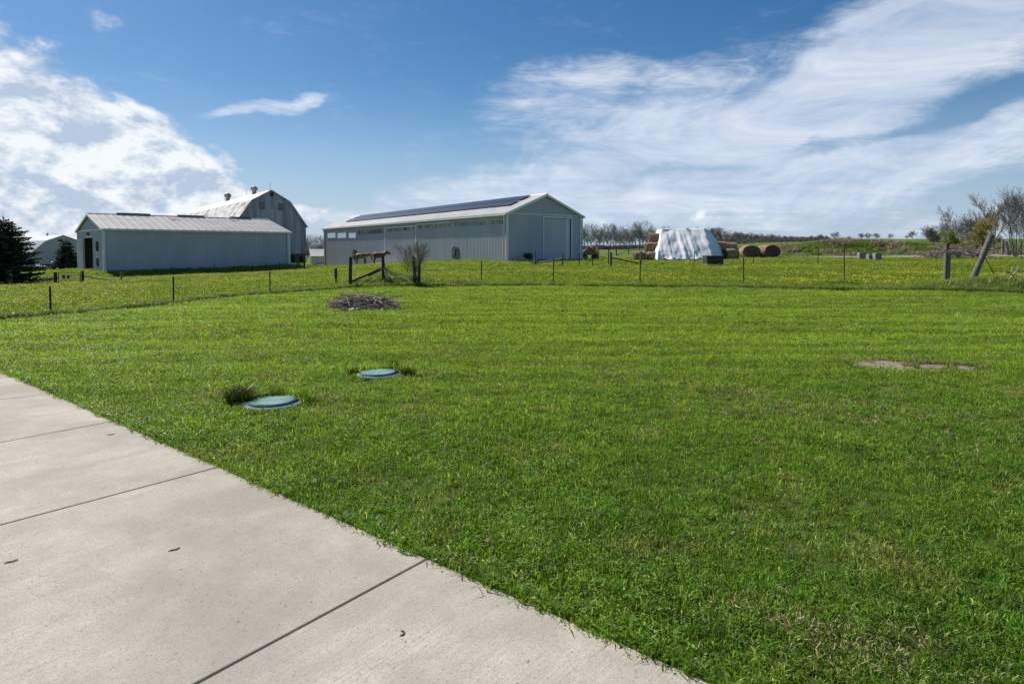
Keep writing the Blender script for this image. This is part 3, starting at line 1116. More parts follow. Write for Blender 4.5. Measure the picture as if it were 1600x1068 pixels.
def make_edge_grass():
    """longer unmown blades that lean over the slab's edge"""
    t = RG.uniform(-8, 14, 2600)
    off = RG.uniform(-0.005, 0.05, 2600)
    x = E0.x + Ed.x * t + En.x * off
    y = E0.y + Ed.y * t + En.y * off
    ok = (y > 0.8) & (np.abs(x) < y + 1)
    x, y = x[ok], y[ok]
    n = len(x)
    cl = [blade_clump(200 + i, 14, 0.025, 0.04, 0.105, 0.003, 0.0055, 1.3, broad=0.05) for i in range(4)]
    scatter('edge_grass', np.stack([x, y, Hn(x, y)], 1), turns(n, 0.22), RG.uniform(0.55, 1.1, n), cl, M['blade'])


def make_pasture():
    p = sample_fan(lambda d: 26 if d < 30 else (15 if d < 45 else 7), 13, 84, 0.95, 2)
    x, y = p[:, 0], p[:, 1]
    ok = y > lawn_far(x / y) + 0.15
    # keep clear of the buildings' floors and the road
    for fn in CLEAR:
        ok &= ~fn(x, y)
    x, y = x[ok], y[ok]
    n = len(x)
    cl = [blade_clump(300 + i, 26, 0.16, 0.05, 0.17, 0.008, 0.014, 0.9) for i in range(5)]
    d = np.hypot(x, y)
    scatter('pasture_grass', np.stack([x, y, Hn(x, y)], 1), turns(n, 0.12), RG.uniform(0.7, 1.25, n) * (1 + 0.5 * sm(35, 70, d)), cl, M['pasture'])


def make_dandelions():
    p = sample_fan(lambda d: 11.0 if d < 40 else 7.0, 14, 62, 0.95, 2)
    x, y = p[:, 0], p[:, 1]
    f = np.sin(0.55 * x + 0.8 * np.sin(0.4 * y)) * np.sin(0.5 * y + 1.1 * np.sin(0.33 * x)) + 0.35 * np.sin(1.7 * x + 0.9 * y)
    ok = (y > lawn_far(x / y) + 0.5) & (RG.random(len(x)) < np.clip(0.30 + 0.55 * f, 0.03, 1))
    for fn in CLEAR:
        ok &= ~fn(x, y)
    x, y = x[ok], y[ok]
    n = len(x)
    cl = []
    for i in range(4):
        r = random.Random(500 + i)
        vs, fs = [], []
        for k in range(r.randint(1, 3)):
            cx, cy, cz, q = r.uniform(-0.12, 0.12), r.uniform(-0.12, 0.12), r.uniform(0.14, 0.20), r.uniform(0.019, 0.029)
            o = len(vs)
            vs += [(cx + q * cos(t * pi / 3), cy + q * sin(t * pi / 3), cz) for t in range(6)] + [(cx, cy, cz + q * 0.6), (cx, cy, cz - q * 0.7)]
            for t in range(6):
                fs += [(o + t, o + (t + 1) % 6, o + 6), (o + (t + 1) % 6, o + t, o + 7)]
            o = len(vs)
            vs += [(cx - 0.003, cy, 0), (cx + 0.003, cy, 0), (cx, cy, cz)]
            fs.append((o, o + 1, o + 2))
        cl.append((vs, fs, [r.random()] * len(vs)))
    scatter('dandelions', np.stack([x, y, Hn(x, y)], 1), turns(n, 0.1), RG.uniform(0.8, 1.4, n), cl, M['dandelion'])


def make_fence_weeds():
    # rough uncut strip under the wire
    us = RG.uniform(-0.95, 0.95, 9000)
    d = lawn_far(us)
    y = d + np.abs(RG.normal(0.10, 0.22, len(us)))
    x = us * y
    w = 0.55 + 0.45 * np.sin(3.1 * x) * np.sin(1.7 * x + 0.4)
    ok = RG.random(len(us)) < w
    x, y, us = x[ok], y[ok], us[ok]
    n = len(x)
    cl = [blade_clump(400 + i, 26, 0.10, 0.06, 0.26, 0.006, 0.011, 0.8, broad=0.15) for i in range(4)]
    size = RG.uniform(0.45, 1.15, n)
    # lush mounds at the corner brace and at the leaning post
    extra = []
    for (mx, my, rx, ry, h) in MOUNDS[:2]:
        k = 900
        extra.append(np.stack([mx + RG.normal(0, rx * 0.62, k), my + RG.normal(0, ry * 0.62, k)], 1))
    for (px, py, r, k) in ((1322, 446, 0.45, 120), (1180, 450, 0.3, 40), (660, 445, 0.8, 120), (700, 446, 0.9, 120), (820, 447, 0.5, 60)):
        c = at(px, py)
        extra.append(np.stack([c.x + RG.normal(0, r, k), c.y + 0.3 + np.abs(RG.normal(0, r * 0.5, k))], 1))
    e = np.concatenate(extra)
    x = np.concatenate([x, e[:, 0]])
    y = np.concatenate([y, e[:, 1]])
    size = np.concatenate([size, RG.uniform(0.9, 1.7, len(e))])
    ok = y > lawn_far(x / y) + 0.0
    x, y, size = x[ok], y[ok], size[ok]
    scatter('fence_weeds', np.stack([x, y, Hn(x, y)], 1), turns(len(x), 0.2), size, cl, M['weed'])
    # grey dead grass along the same strip
    us = RG.uniform(-0.95, 0.95, 3800)
    d = lawn_far(us)
    y = d + np.abs(RG.normal(0.0, 0.30, len(us)))
    x = us * y
    w = np.clip(0.25 + 0.9 * np.sin(1.3 * x + 1.0) * np.sin(0.6 * x), 0.03, 1) * np.where(us > -0.3, 1.0, 0.35)
    ok = RG.random(len(us)) < w
    x, y = x[ok], y[ok]
    cl = [blade_clump(450 + i, 26, 0.12, 0.05, 0.22, 0.006, 0.010, 1.5) for i in range(3)]
    scatter('dead_grass', np.stack([x, y, Hn(x, y)], 1), turns(len(x), 0.3), RG.uniform(0.5, 1.1, len(x)), cl, M['dead_grass'])


def make_mound_weeds():
    pts = []
    for (mx, my, rx, ry, h) in MOUNDS[2:]:
        k = 420
        pts.append(np.stack([mx + RG.normal(0, rx * 0.7, k), my + RG.normal(0, ry * 0.7, k)], 1))
    k = 2200
    y = RG.uniform(98, 150, k)
    u = RG.uniform(0.36, 0.95, k)
    pts.append(np.stack([u * y, y], 1))
    p = np.concatenate(pts)
    f = np.sin(0.5 * p[:, 0]) + np.sin(0.35 * p[:, 0] + 0.3 * p[:, 1])
    cl = [blade_clump(600 + i, 40, 0.45, 0.25, 0.85, 0.03, 0.06, 0.7) for i in range(3)]
    a = p[f > 0.1]
    b = p[f <= 0.1]
    scatter('dry_weeds', np.stack([a[:, 0], a[:, 1], Hn(a[:, 0], a[:, 1])], 1), turns(len(a), 0.2), RG.uniform(0.5, 1.3, len(a)), cl, M['dead_grass'])
    scatter('green_weeds', np.stack([b[:, 0], b[:, 1], Hn(b[:, 0], b[:, 1])], 1), turns(len(b), 0.2), RG.uniform(0.4, 1.0, len(b)), cl, M['weed'])


CLEAR = []


def clear_rect(C, l, g, L, W, pad=0.1):
    """no grass inside a building's floor"""
    def fn(x, y):
        u = (x - C[0]) * l[0] + (y - C[1]) * l[1]
        v = (x - C[0]) * g[0] + (y - C[1]) * g[1]
        return (u > -pad) & (u < L + pad) & (v > -pad) & (v < W + pad)
    CLEAR.append(fn)


#PART3
# ------------------------------------------------------------------ buildings
X3, Y3, Z3 = Vector((1, 0, 0)), Vector((0, 1, 0)), Vector((0, 0, 1))


class Frame:
    """a building's own axes: X across the gable, Y along the ridge"""
    def __init__(self, name, O, xdir, zb, label, cat, group=None):
        self.x = Vector((xdir[0], xdir[1], 0)).normalized()
        self.y = Vector((-self.x.y, self.x.x, 0))
        self.O = Vector((O[0], O[1], zb))
        self.e = empty(name, self.O, atan2(self.x.y, self.x.x), label, cat, group)

    def loc(self, p):
        d = Vector(p) - self.O
        return Vector((d.dot(self.x), d.dot(self.y), d.z))

    def world(self, p):
        return self.O + self.x * p[0] + self.y * p[1] + Z3 * p[2]

    def wallhit(self, px, py, axis, c):
        """local point of pixel (px, py) on the wall plane axis = c"""
        n = self.x if axis == 'x' else self.y
        return self.loc(hit(px, py, self.O + n * c, n))


def wagon_wheel(name, fr, lp, R, normal, label, group, tilt=0.0):
    """iron-tyred spoked wheel hung on a wall; normal is the local outward axis"""
    p = fr.world(lp)
    o = empty(name, p, 0, label, 'wagon wheel', group)
    nrm = (fr.x * normal[0] + fr.y * normal[1]).normalized()
    a = Vector((-nrm.y, nrm.x, 0))
    rim, hub, spk = MB(), MB(), MB()
    ring = [a * (R * cos(t)) + Z3 * (R * sin(t)) + nrm * 0.06 for t in [2 * pi * k / 32 for k in range(33)]]
    rim.tube(ring, R * 0.06, 6, False)
    hub.tube([nrm * 0.0, nrm * 0.14], R * 0.13, 12)
    for k in range(12):
        t = 2 * pi * k / 12 + tilt
        d = a * cos(t) + Z3 * sin(t)
        spk.tube([d * (R * 0.14) + nrm * 0.07, d * (R * 0.96) + nrm * 0.06], [R * 0.05, R * 0.035], 5, False)
    rim.build('rim', M['black_metal'], o)
    hub.build('hub', M['dark_wood'], o)
    spk.build('spokes', M['dark_wood'], o)
    return o


def gable_roof(fr, W, L, ez, rz, over, m, pitch, depth, ridge_m):
    """two profiled metal slopes with a thickness, fascia boards and ridge cap"""
    h = W / 2
    sl = sqrt(h * h + (rz - ez) ** 2)
    k = (sl + over) / sl
    root = None
    for side in (0, 1):
        dirx = -1 if side == 0 else 1
        dv = Vector((dirx * h, 0, ez - rz)).normalized()
        N = Vector((dirx * (rz - ez), 0, h)).normalized()
        O = Vector((h, -over * 0.7, rz)) + N * 0.10
        mb = MB()
        mb.ribs(O, Y3, dv, N, L + over * 1.4, 0, sl + over, pitch, depth)
        q0 = O - N * 0.02
        mb.slab([q0, q0 + dv * (sl + over), q0 + dv * (sl + over) + Y3 * (L + over * 1.4), q0 + Y3 * (L + over * 1.4)], 0.05)
        o = mb.build('roof', m, fr.e)
        # barge boards and gutter
        for yy in (-over * 0.7 - 0.03, L + over * 0.7 + 0.03):
            b = MB()
            A = Vector((h, yy, rz)) - N * 0.02
            b.beam(A, A + dv * (sl + over), 0.05, 0.22, up=N)
            b.build('barge_board', M['white_trim'], fr.e)
        gt = MB()
        E = O + dv * (sl + over + 0.055) - N * 0.10
        gt.beam(E, E + Y3 * (L + over * 1.4), 0.11, 0.15)
        gt.build('gutter', M['white_trim'], fr.e)
        sf = MB()
        sx = (0 if side == 0 else W) + dirx * over * 0.45
        sf.box((sx, L / 2, ez - over * (rz - ez) / sl - 0.12), (over * 0.8, L, 0.03))
        sf.build('soffit', M['siding_light'], fr.e)
    rc = MB()
    rc.tube([Vector((h, -over * 0.7, rz + 0.08)), Vector((h, L + over * 0.7, rz + 0.08))], 0.14, 6)
    rc.build('ridge_cap', ridge_m, fr.e)


def corner_trims(fr, W, L, ez, lo, pts=None):
    for (x, y) in pts or ((0, 0), (W, 0), (0, L), (W, L)):
        b = MB()
        b.box((x + (-0.02 if x == 0 else 0.02), y + (-0.02 if y == 0 else 0.02), (ez + lo) / 2), (0.20, 0.20, ez - lo))
        b.build('corner_trim', M['white_trim'], fr.e)


# ---- the long grey barn with solar panels
def make_long_barn():
    C = Vector((-0.46, 62.5, 0))
    Lft = Vector(((508 - 800) / 950 * 110.0, 110.0, 0))
    l = (Lft - C)
    L = l.length
    l.normalize()
    g = Vector((l.y, -l.x, 0))
    W = tline(906, C, g)
    zb = H(C.x, C.y)
    fr = Frame('metal_barn', C, g, zb, 'long light grey metal barn with rows of solar panels on its roof', 'barn')
    ez = zpx(331, 62.5) - zb - 0.1
    ap = C + g * (W / 2)
    rz = zpx(304, ap.y) - zb - 0.1
    lo = -2.4
    clear_rect(C, l, g, L, W)

    def U(px):
        return tline(px, C, l)
    panes = []
    for a, b in ((512, 525.3), (527.6, 542), (545, 557)):
        p0, p1 = fr.wallhit((a + b) / 2, 371.5, 'x', 0).z, fr.wallhit((a + b) / 2, 363.8, 'x', 0).z
        panes.append((U(b), U(a), p0, p1))
    strips = []
    for a, b in ((559, 600.5), (605, 648), (654, 786.5)):
        mz = [(3.55, 4.18), (3.75, 4.32), (3.90, 4.38)][len(strips)]
        strips.append((U(b), U(a), mz[0], mz[1]))
    wl = MB()
    wl.ribs((0, 0, 0), Y3, Z3, -X3, L, lo, ez + 0.08, 0.30, 0.035, holes=panes + strips)
    wl.build('front_wall', M['siding'], fr.e)
    # back wall with the light openings that show as bright panes through the front
    bk = MB()
    bh = []
    for i in range(9):
        a = L - 2.0 + i * 0.0
    bh = [(L * 0.20, L - 0.8, ez - 1.35, ez - 0.15)]
    bk.ribs((W, 0, 0), Y3, Z3, X3, L, lo, ez + 0.08, 0.60, 0.035, holes=bh)
    bk.build('back_wall', M['siding'], fr.e)
    dw = {}
    p0, p1 = tline(849.5, C, g), tline(892, C, g)
    dz = fr.wallhit(870, 341, 'y', 0).z
    ga = MB()
    top = lambda u: ez + (rz - ez) * (1 - abs(u - W / 2) / (W / 2)) + 0.04
    ga.ribs((0, 0, 0), X3, Z3, -Y3, W, lo, top, 0.30, 0.035, holes=[(p0, p1, lo, dz)])
    ga.build('gable_wall', M['siding'], fr.e)
    ga = MB()
    ga.ribs((0, L, 0), X3, Z3, Y3, W, lo, top, 0.30, 0.035, holes=[(0.25, 6.6, panes[0][2] - 0.1, ez - 0.12)])
    ga.build('gable_wall', M['siding'], fr.e)
    gable_roof(fr, W, L, ez, rz, 0.45, M['roof_white'], 0.9, 0.03, M['white_trim'])
    corner_trims(fr, W, L, ez, lo)
    # clear panes, light strips
    for h in panes:
        m = MB()
        m.box((0.05, (h[0] + h[1]) / 2, (h[2] + h[3]) / 2), (0.012, h[1] - h[0], h[3] - h[2]))
        m.build('window_pane', M['pane'], fr.e)
        fm = MB()
        for z in (h[2] - 0.04, h[3] + 0.04):
            fm.box((-0.02, (h[0] + h[1]) / 2, z), (0.07, h[1] - h[0], 0.08))
        for y in (h[0] + 0.04, h[1] - 0.04):
            fm.box((-0.02, y, (h[2] + h[3]) / 2), (0.066, 0.08, h[3] - h[2]))
        fm.build('window_frame', M['siding'], fr.e)
    for h in strips:
        m = MB()
        m.ribs((0.01, h[0], h[2]), Y3, Z3, -X3, h[1] - h[0], 0, h[3] - h[2], 0.30, 0.03)
        m.build('light_strip', M['strip'], fr.e)
    # white trim posts of the wall frame, sliding-door tracks
    for px in (602.6, 651):
        u = U(px)
        b = MB()
        b.box((-0.06, u, (ez - 0.5 + lo) / 2), (0.07, 0.16, ez - 0.5 - lo))
        b.build('door_post', M['white_trim'], fr.e)
    b = MB()
    b.box((-0.08, (U(602) + U(651)) / 2, ez - 0.72), (0.10, U(602) - U(651), 0.16))
    b.build('door_track', M['white_trim'], fr.e)
    b = MB()
    b.box((-0.12, (U(652) + U(706)) / 2, ez - 0.55), (0.18, U(652) - U(706), 0.14))
    b.build('door_track', M['white_trim'], fr.e)
    # gable sliding door
    d = MB()
    q = tline(885.5, C, g)
    d.ribs((p0 + 0.02, 0.14, 0), X3, Z3, -Y3, q - p0 - 0.02, lo, dz - 0.02, 0.45, 0.02)
    dr = d.build('barn_door', M['siding_light'], fr.e)
    d = MB()
    d.box(((q + p1) / 2, 0.16, (dz + lo) / 2), (p1 - q, 0.05, dz - lo))
    d.build('door_jamb', M['white_trim'], fr.e)
    fm = MB()
    fm.box((p0 - 0.06, -0.055, (dz + lo) / 2), (0.13, 0.05, dz - lo))
    fm.box((p1 + 0.06, -0.055, (dz + lo) / 2), (0.15, 0.05, dz - lo))
    fm.box(((p0 + p1) / 2, -0.055, dz + 0.09), (p1 - p0 + 0.27, 0.056, 0.16))
    fm.build('door_frame', M['white_trim'], fr.e)
    b = MB()
    b.box((p0 / 2, -0.05, ez - 0.05), (p0 - 0.3, 0.05, 0.12))
    b.box(((p1 + W) / 2 + 0.1, -0.05, ez - 0.05), (W - p1 - 0.4, 0.05, 0.12))
    b.box(((p0 + p1) / 2, -0.052, ez - 0.05), (p1 - p0, 0.05, 0.12))
    b.build('eave_band', M['white_trim'], fr.e)
    # downspouts
    for (x, y) in ((-0.20, 0.30), (W + 0.2, -0.14)):
        b = MB()
        b.tube([Vector((x - (0.22 if x < 0 else -0.22), y, ez - 0.10)), Vector((x, y, ez - 0.45)), Vector((x, y, 0.15)), Vector((x - (0.35 if x < 0 else -0.35), y, 0.02))], 0.085, 6)
        b.build('downspout', M['white_trim'], fr.e)
    b = MB()
    b.tube([Vector((-0.5, L - 0.2, ez - 0.15)), Vector((-0.16, L - 0.15, ez - 0.7)), Vector((-0.16, L - 0.15, lo))], 0.08, 6)
    b.build('downspout', M['white_trim'], fr.e)
    # solar panels: two rows, each panel its own mesh, sharing two meshes
    hW = W / 2
    N = (g * -(rz - ez) + Z3 * hW).normalized()
    P0 = C + Z3 * (zb + ez + 0.12)
    a = fr.loc(hit(798, 321.5, P0, N))
    b2 = fr.loc(hit(549, 343.8, P0, N))
    c2 = fr.loc(hit(822, 305.8, P0, N))
    u0, u1 = min(a.y, c2.y), b2.y
    v0, v1 = a.x, min(c2.x, hW - 0.25)
    ncol = 24
    pw = (u1 - u0) / ncol
    dv = Vector((hW, 0, rz - ez)).normalized()
    Nl = Vector((-(rz - ez), 0, hW)).normalized()
    base = Vector((0, 0, ez))
    s0, s1 = v0 / dv.x, v1 / dv.x
    ph = (s1 - s0) / 2
    cellm = framem = None
    for r_ in range(2):
        for c_ in range(ncol):
            org = base + dv * (s0 + ph * r_ + (0.12 if r_ else 0.0)) + Y3 * (u0 + pw * c_ + 0.02) + Nl * 0.26
            if cellm is None:
                m = MB()
                q = [Vector((0, 0, 0)), dv * (ph - 0.14), dv * (ph - 0.14) + Y3 * (pw - 0.10), Y3 * (pw - 0.10)]
                m.slab([q[0], q[3], q[2], q[1]], 0.05)
                cell = m.build('solar_panel', M['panel'], fr.e, org)
                cellm = cell.data
                f = MB()
                for i in range(4):
                    f.beam(q[i] + Nl * 0.004, q[(i + 1) % 4] + Nl * 0.004, 0.05, 0.05, up=Nl)
                fo = f.build('panel_frame', M['panel_frame'], cell)
                framem = fo.data
            else:
                cell = bpy.data.objects.new('solar_panel', cellm)
                COL.objects.link(cell)
                cell.parent = fr.e
                cell.location = org
                fo = bpy.data.objects.new('panel_frame', framem)
                COL.objects.link(fo)
                fo.parent = cell
    rl = MB()
    for k in range(4):
        s = s0 + (s1 - s0) * (k + 0.5) / 4
        A = base + dv * s + Nl * 0.17
        rl.beam(A + Y3 * u0, A + Y3 * u1, 0.05, 0.06)
    rl.build('panel_rail', M['panel_frame'], fr.e)
    # wheels on the front wall
    w1 = fr.wallhit(712.7, 395.3, 'x', 0)
    wagon_wheel('wagon_wheel', fr, (-0.05, w1.y, w1.z), 0.80, (-1, 0), 'wheel hung alone on the front wall of the long solar barn', 'old wagon wheels on the barns')
    w2 = fr.wallhit(555.5, 397.5, 'x', 0)
    wagon_wheel('wagon_wheel', fr, (-0.05, w2.y, w2.z), 0.88, (-1, 0), 'wheel hung on the long barn wall behind the tan pony', 'old wagon wheels on the barns', 0.1)
    # pale concrete apron along the left half of the front
    s = MB()
    ua, ub = U(598), U(655)
    vs = []
    n = 30
    for i in range(n + 1):
        u = ua + (ub - ua) * i / n
        for v in (-0.12, -0.8, -1.6):
            w = fr.world((v, u, 0))
            vs.append((w.x, w.y, H(w.x, w.y) + 0.06))
    s.add(vs, [(i * 3 + j, i * 3 + j + 1, i * 3 + 4 + j, i * 3 + 3 + j) for i in range(n) for j in range(2)])
    tag(s.build('path', M['apron']), kind='structure')
    return fr, U


BARN, BARN_U = make_long_barn()


# ---- the low shed on the left
def make_low_shed():
    C = Vector((-40.2, 60, 0))
    l = Vector((cos(radians(45)), sin(radians(45)), 0))
    g = Vector((-l.y, l.x, 0))
    L = tline(452, C, l)
    W = tline(123.5, C, g)
    O = C + g * W
    zb = H(C.x, C.y)
    fr = Frame('storage_shed', O, -g, zb, 'low grey metal shed with open doorway and long pale roof', 'shed')
    clear_rect(C, l, g, L, W)
    ez = zpx(357.5, 60) - zb
    rz = zpx(335.5, (C + g * W / 2).y) - zb
    lo = -1.2
    d0 = fr.wallhit(132.8, 398, 'y', 0).x
    d1 = fr.wallhit(146.5, 398, 'y', 0).x
    dz = fr.wallhit(140, 371.5, 'y', 0).z
    top = lambda u: ez + (rz - ez) * (1 - abs(u - W / 2) / (W / 2)) + 0.04
    a = MB()
    a.ribs((W, 0, 0), Y3, Z3, X3, L, lo, ez + 0.08, 0.30, 0.035)
    a.build('front_wall', M['siding'], fr.e)
    a = MB()
    a.ribs((0, 0, 0), Y3, Z3, -X3, L, lo, ez + 0.08, 0.60, 0.035)
    a.build('back_wall', M['siding'], fr.e)
    a = MB()
    a.ribs((0, 0, 0), X3, Z3, -Y3, W, lo, top, 0.30, 0.03, holes=[(d0, d1, lo, dz)])
    a.build('gable_wall', M['siding'], fr.e)
    a = MB()
    a.ribs((0, L, 0), X3, Z3, Y3, W, lo, top, 0.30, 0.03)
    a.build('gable_wall', M['siding'], fr.e)
    gable_roof(fr, W, L, ez, rz, 0.30, M['roof_rust'], 0.75, 0.02, M['white_trim'])
    corner_trims(fr, W, L, ez, lo)
    f = MB()
    f.box((d0 - 0.07, -0.05, (dz + lo) / 2), (0.16, 0.05, dz - lo))
    f.box((d1 + 0.04, -0.05, (dz + lo) / 2), (0.08, 0.05, dz - lo))
    f.box(((d0 + d1) / 2, -0.05, dz + 0.08), (d1 - d0 + 0.3, 0.054, 0.14))
    f.build('door_frame', M['siding_light'], fr.e)
    f = MB()
    f.ribs((d0 - (d1 - d0) * 0.62, -0.10, 0), X3, Z3, -Y3, (d1 - d0) * 0.55, lo, dz + 0.05, 0.4, 0.03)
    f.build('sliding_door', M['siding_light'], fr.e)
    f = MB()
    f.box(((W + d1) / 2, -0.05, ez - 0.02), (W - d1 - 0.3, 0.05, 0.12))
    f.box((d1 / 2, -0.05, ez - 0.02), (d1 - 0.3, 0.05, 0.12))
    f.build('eave_band', M['white_trim'], fr.e)
    f = MB()
    f.box(((d0 + d1) / 2 + 0.3, -0.16, dz + 0.42), (0.5, 0.24, 0.22))
    f.build('flood_lamp', M['black_metal'], fr.e)
    f = MB()
    f.tube([Vector((W + 0.16, L - 0.2, ez - 0.15)), Vector((W + 0.16, L - 0.2, -0.2 + 0.4)), Vector((W + 0.5, L - 0.1, 0.15))], 0.09, 6)
    f.build('downspout', M['white_trim'], fr.e)
    # two replaced, rusty roof sheets
    sl = Vector((W / 2, 0, ez - rz)).normalized()
    for t0, w_, s_ in ((0.385, 0.9, 1.6), (0.745, 0.9, 1.0)):
        f = MB()
        o_ = Vector((W / 2, L * t0, rz)) + Vector((rz - ez, 0, W / 2)).normalized() * 0.145 + sl * 0.35
        f.slab([o_, o_ + sl * s_, o_ + sl * s_ + Y3 * w_, o_ + Y3 * w_], 0.015)
        f.build('rusty_sheet', mat('rusty_sheet', (0.34, 0.22, 0.17), (0.28, 0.19, 0.15), 3, 0.8), fr.e)
    # raised dark vent runs on the ridge
    for t0, t1 in ((0.13, 0.30), (0.45, 0.60), (0.76, 0.89)):
        f = MB()
        f.box((W / 2, L * (t0 + t1) / 2, rz + 0.25), (0.40, L * (t1 - t0), 0.12))
        f.build('ridge_vent', M['black_metal'], fr.e)
    for i, (px, py, R) in enumerate(((153.6, 384.5, 0.52), (154.4, 409.5, 0.50))):
        w = fr.wallhit(px, py, 'y', 0)
        wagon_wheel('wagon_wheel', fr, (w.x, -0.05, w.z), R, (0, -1),
                    ('upper of two dark wheels beside the open shed doorway', 'lower of two dark wheels beside the open shed doorway')[i], 'old wagon wheels on the barns', 0.2 * i)
    return fr


make_low_shed()


def gambrel(name, O, xdir, W, L, zs, mats, label, over=0.25, rib=0.7, cat='barn', lo=-1.0, wallz=0.0):
    """barn with a broken-pitch roof; zs = eave, break, ridge heights above O.z"""
    ze, zk, zr = zs
    fr = Frame(name, O, xdir, O[2], label, cat)
    kx = 0.25 * W * 0.94
    prof = [(0, ze), (kx, zk), (W / 2, zr), (W - kx, zk), (W, ze)]

    def top(u):
        for (a, za), (b, zb_) in zip(prof[:-1], prof[1:]):
            if u <= b + 1e-6:
                return za + (zb_ - za) * (u - a) / (b - a)
        return ze
    for yy, n in ((0, -Y3), (L, Y3)):
        w = MB()
        w.ribs((0, yy, 0), X3, Z3, n, W, wallz, top, rib * 0.5, 0.03)
        # keep the profile exact at the breaks
        w.build('gable_wall', mats[0], fr.e)
    for xx, n in ((0, -X3), (W, X3)):
        w = MB()
        w.ribs((xx, 0, 0), Y3, Z3, n, L, wallz, ze, rib, 0.03)
        w.build('side_wall', mats[0], fr.e)
    for i in range(4):
        (a, za), (b, zb_) = prof[i], prof[i + 1]
        A, B = Vector((a, -over, za)), Vector((b, -over, zb_))
        d = (B - A).normalized()
        N = Vector((-d.z, 0, d.x))
        s = (B - A).length
        if i == 0:
            A = A - d * 0.3
            s += 0.3
        if i == 3:
            s += 0.3
        m = MB()
        m.ribs(A + N * 0.10, Y3, d, N, L + 2 * over, 0, s, rib, 0.04)
        q = A + N * 0.085
        m.slab([q, q + d * s, q + d * s + Y3 * (L + 2 * over), q + Y3 * (L + 2 * over)][::-1], 0.06)
        m.build('roof', mats[1], fr.e)
        for yy in (-over - 0.03, L + over + 0.03):
            bb = MB()
            p = Vector((A.x, yy, A.z)) + N * 0.02
            bb.beam(p, p + d * s, 0.05, 0.24, up=N)
            bb.build('barge_board', mats[2], fr.e)
    return fr, prof


def make_old_barn():
    psi = radians(38)
    xd = Vector((cos(psi), sin(psi), 0))
    yd = Vector((-xd.y, xd.x, 0))
    A = Vector(((425 - 800) / 950 * 97, 97, 0))
    hw = 5.5
    O = A - xd * hw
    W = 2 * hw
    zb = -1.3
    O.z = zb
    clear_rect(O, yd, xd, 48, W)
    fr, prof = gambrel('gambrel_barn', O, xd, W, 47.0, (5.35 - zb, 9.15 - zb, 10.85 - zb), (M['barn_metal'], M['barn_roof'], M['barn_metal']),
                       'tall old gambrel barn of weathered metal with rust streaked roof', wallz=2.15)
    f = MB()
    f.box((W / 2, 47 / 2, 0.72), (W - 0.12, 46.9, 2.9))
    f.build('stone_base', M['stone'], fr.e)
    # door and small windows in the stone base, louvre in the peak, rusty patches
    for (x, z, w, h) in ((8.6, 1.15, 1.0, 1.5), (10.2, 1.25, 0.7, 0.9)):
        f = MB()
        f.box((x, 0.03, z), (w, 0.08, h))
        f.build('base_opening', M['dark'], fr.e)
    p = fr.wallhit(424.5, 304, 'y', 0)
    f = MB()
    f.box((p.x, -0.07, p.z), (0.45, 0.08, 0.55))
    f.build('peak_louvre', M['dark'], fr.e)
    f = MB()
    q = fr.wallhit(425, 335, 'y', 0)
    f.box((q.x, -0.10, q.z), (0.10, 0.10, 0.9))
    f.box((q.x, -0.12, q.z + 0.55), (0.75, 0.10, 0.10))
    f.box((q.x, -0.12, q.z - 0.5), (0.5, 0.10, 0.08))
    f.build('hay_hoist', M['white_trim'], fr.e)
    for (px, py) in ((409, 321.5), (438.5, 323.5)):
        q = fr.wallhit(px, py, 'y', 0)
        f = MB()
        f.box((q.x, -0.06, q.z), (0.85, 0.05, 1.15))
        f.build('loft_shutter', mat('rusty_shutter', (0.24, 0.19, 0.14), (0.18, 0.17, 0.16), 2, 0.8), fr.e)
    # roof ventilators on the ridge
    yfar = None
    for px, s in ((399.3, 1.0), (358, 1.0)):
        y = tline(px, O + xd * hw, yd)
        e = MB()
        zr = prof[2][1]
        sc = s * (1.05 if px > 380 else 1.15)
        pts = [(0.34, 0.0), (0.34, 0.62), (0.52, 0.66), (0.55, 0.95), (0.62, 1.0), (0.20, 1.32), (0.05, 1.38)]
        e.tube([Vector((W / 2, y, zr + 0.05 + z * sc)) for r, z in pts], [r * sc for r, z in pts], 12)
        e.build('roof_ventilator', M['barn_metal'], fr.e)
    for y in (0.3, 14.0, 30.0):
        e = MB()
        e.tube([Vector((W / 2, y, prof[2][1])), Vector((W / 2, y, prof[2][1] + 1.3))], 0.025, 5)
        e.build('lightning_rod', M['black_metal'], fr.e)


make_old_barn()


def make_far_gambrel():
    D = 136.0
    A = Vector(((99.5 - 800) / 950 * D, D, 0))
    psi = radians(55)
    xd = Vector((cos(psi), sin(psi), 0))
    W = 12.2
    O = A - xd * W / 2
    zb = H(A.x, A.y) - 0.1
    O.z = zb
    fr, prof = gambrel('gambrel_shed', O, xd, W, 20, (zpx(396, D) - zb, zpx(377, D) - zb, zpx(368, D) - zb), (M['siding'], mat('blue_grey_roof', (0.30, 0.33, 0.36), (0.24, 0.27, 0.30), 0.6, 0.6), M['siding_light']),
                       'distant blue grey gambrel shed behind the two spruces', cat='shed')
    for (x, w, h) in ((4.6, 1.2, 2.3), (2.4, 2.0, 2.4)):
        f = MB()
        f.box((x, -0.05, h / 2), (w, 0.08, h))
        f.build('shed_door', M['siding_light'], fr.e)
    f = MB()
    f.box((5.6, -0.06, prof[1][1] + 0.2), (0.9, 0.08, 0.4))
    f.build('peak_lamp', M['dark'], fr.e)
    f = MB()
    f.tube([Vector((W / 2, 9, prof[2][1])), Vector((W / 2, 9, prof[2][1] + 0.7))], 0.2, 8)
    f.build('roof_ventilator', M['siding'], fr.e)


make_far_gambrel()


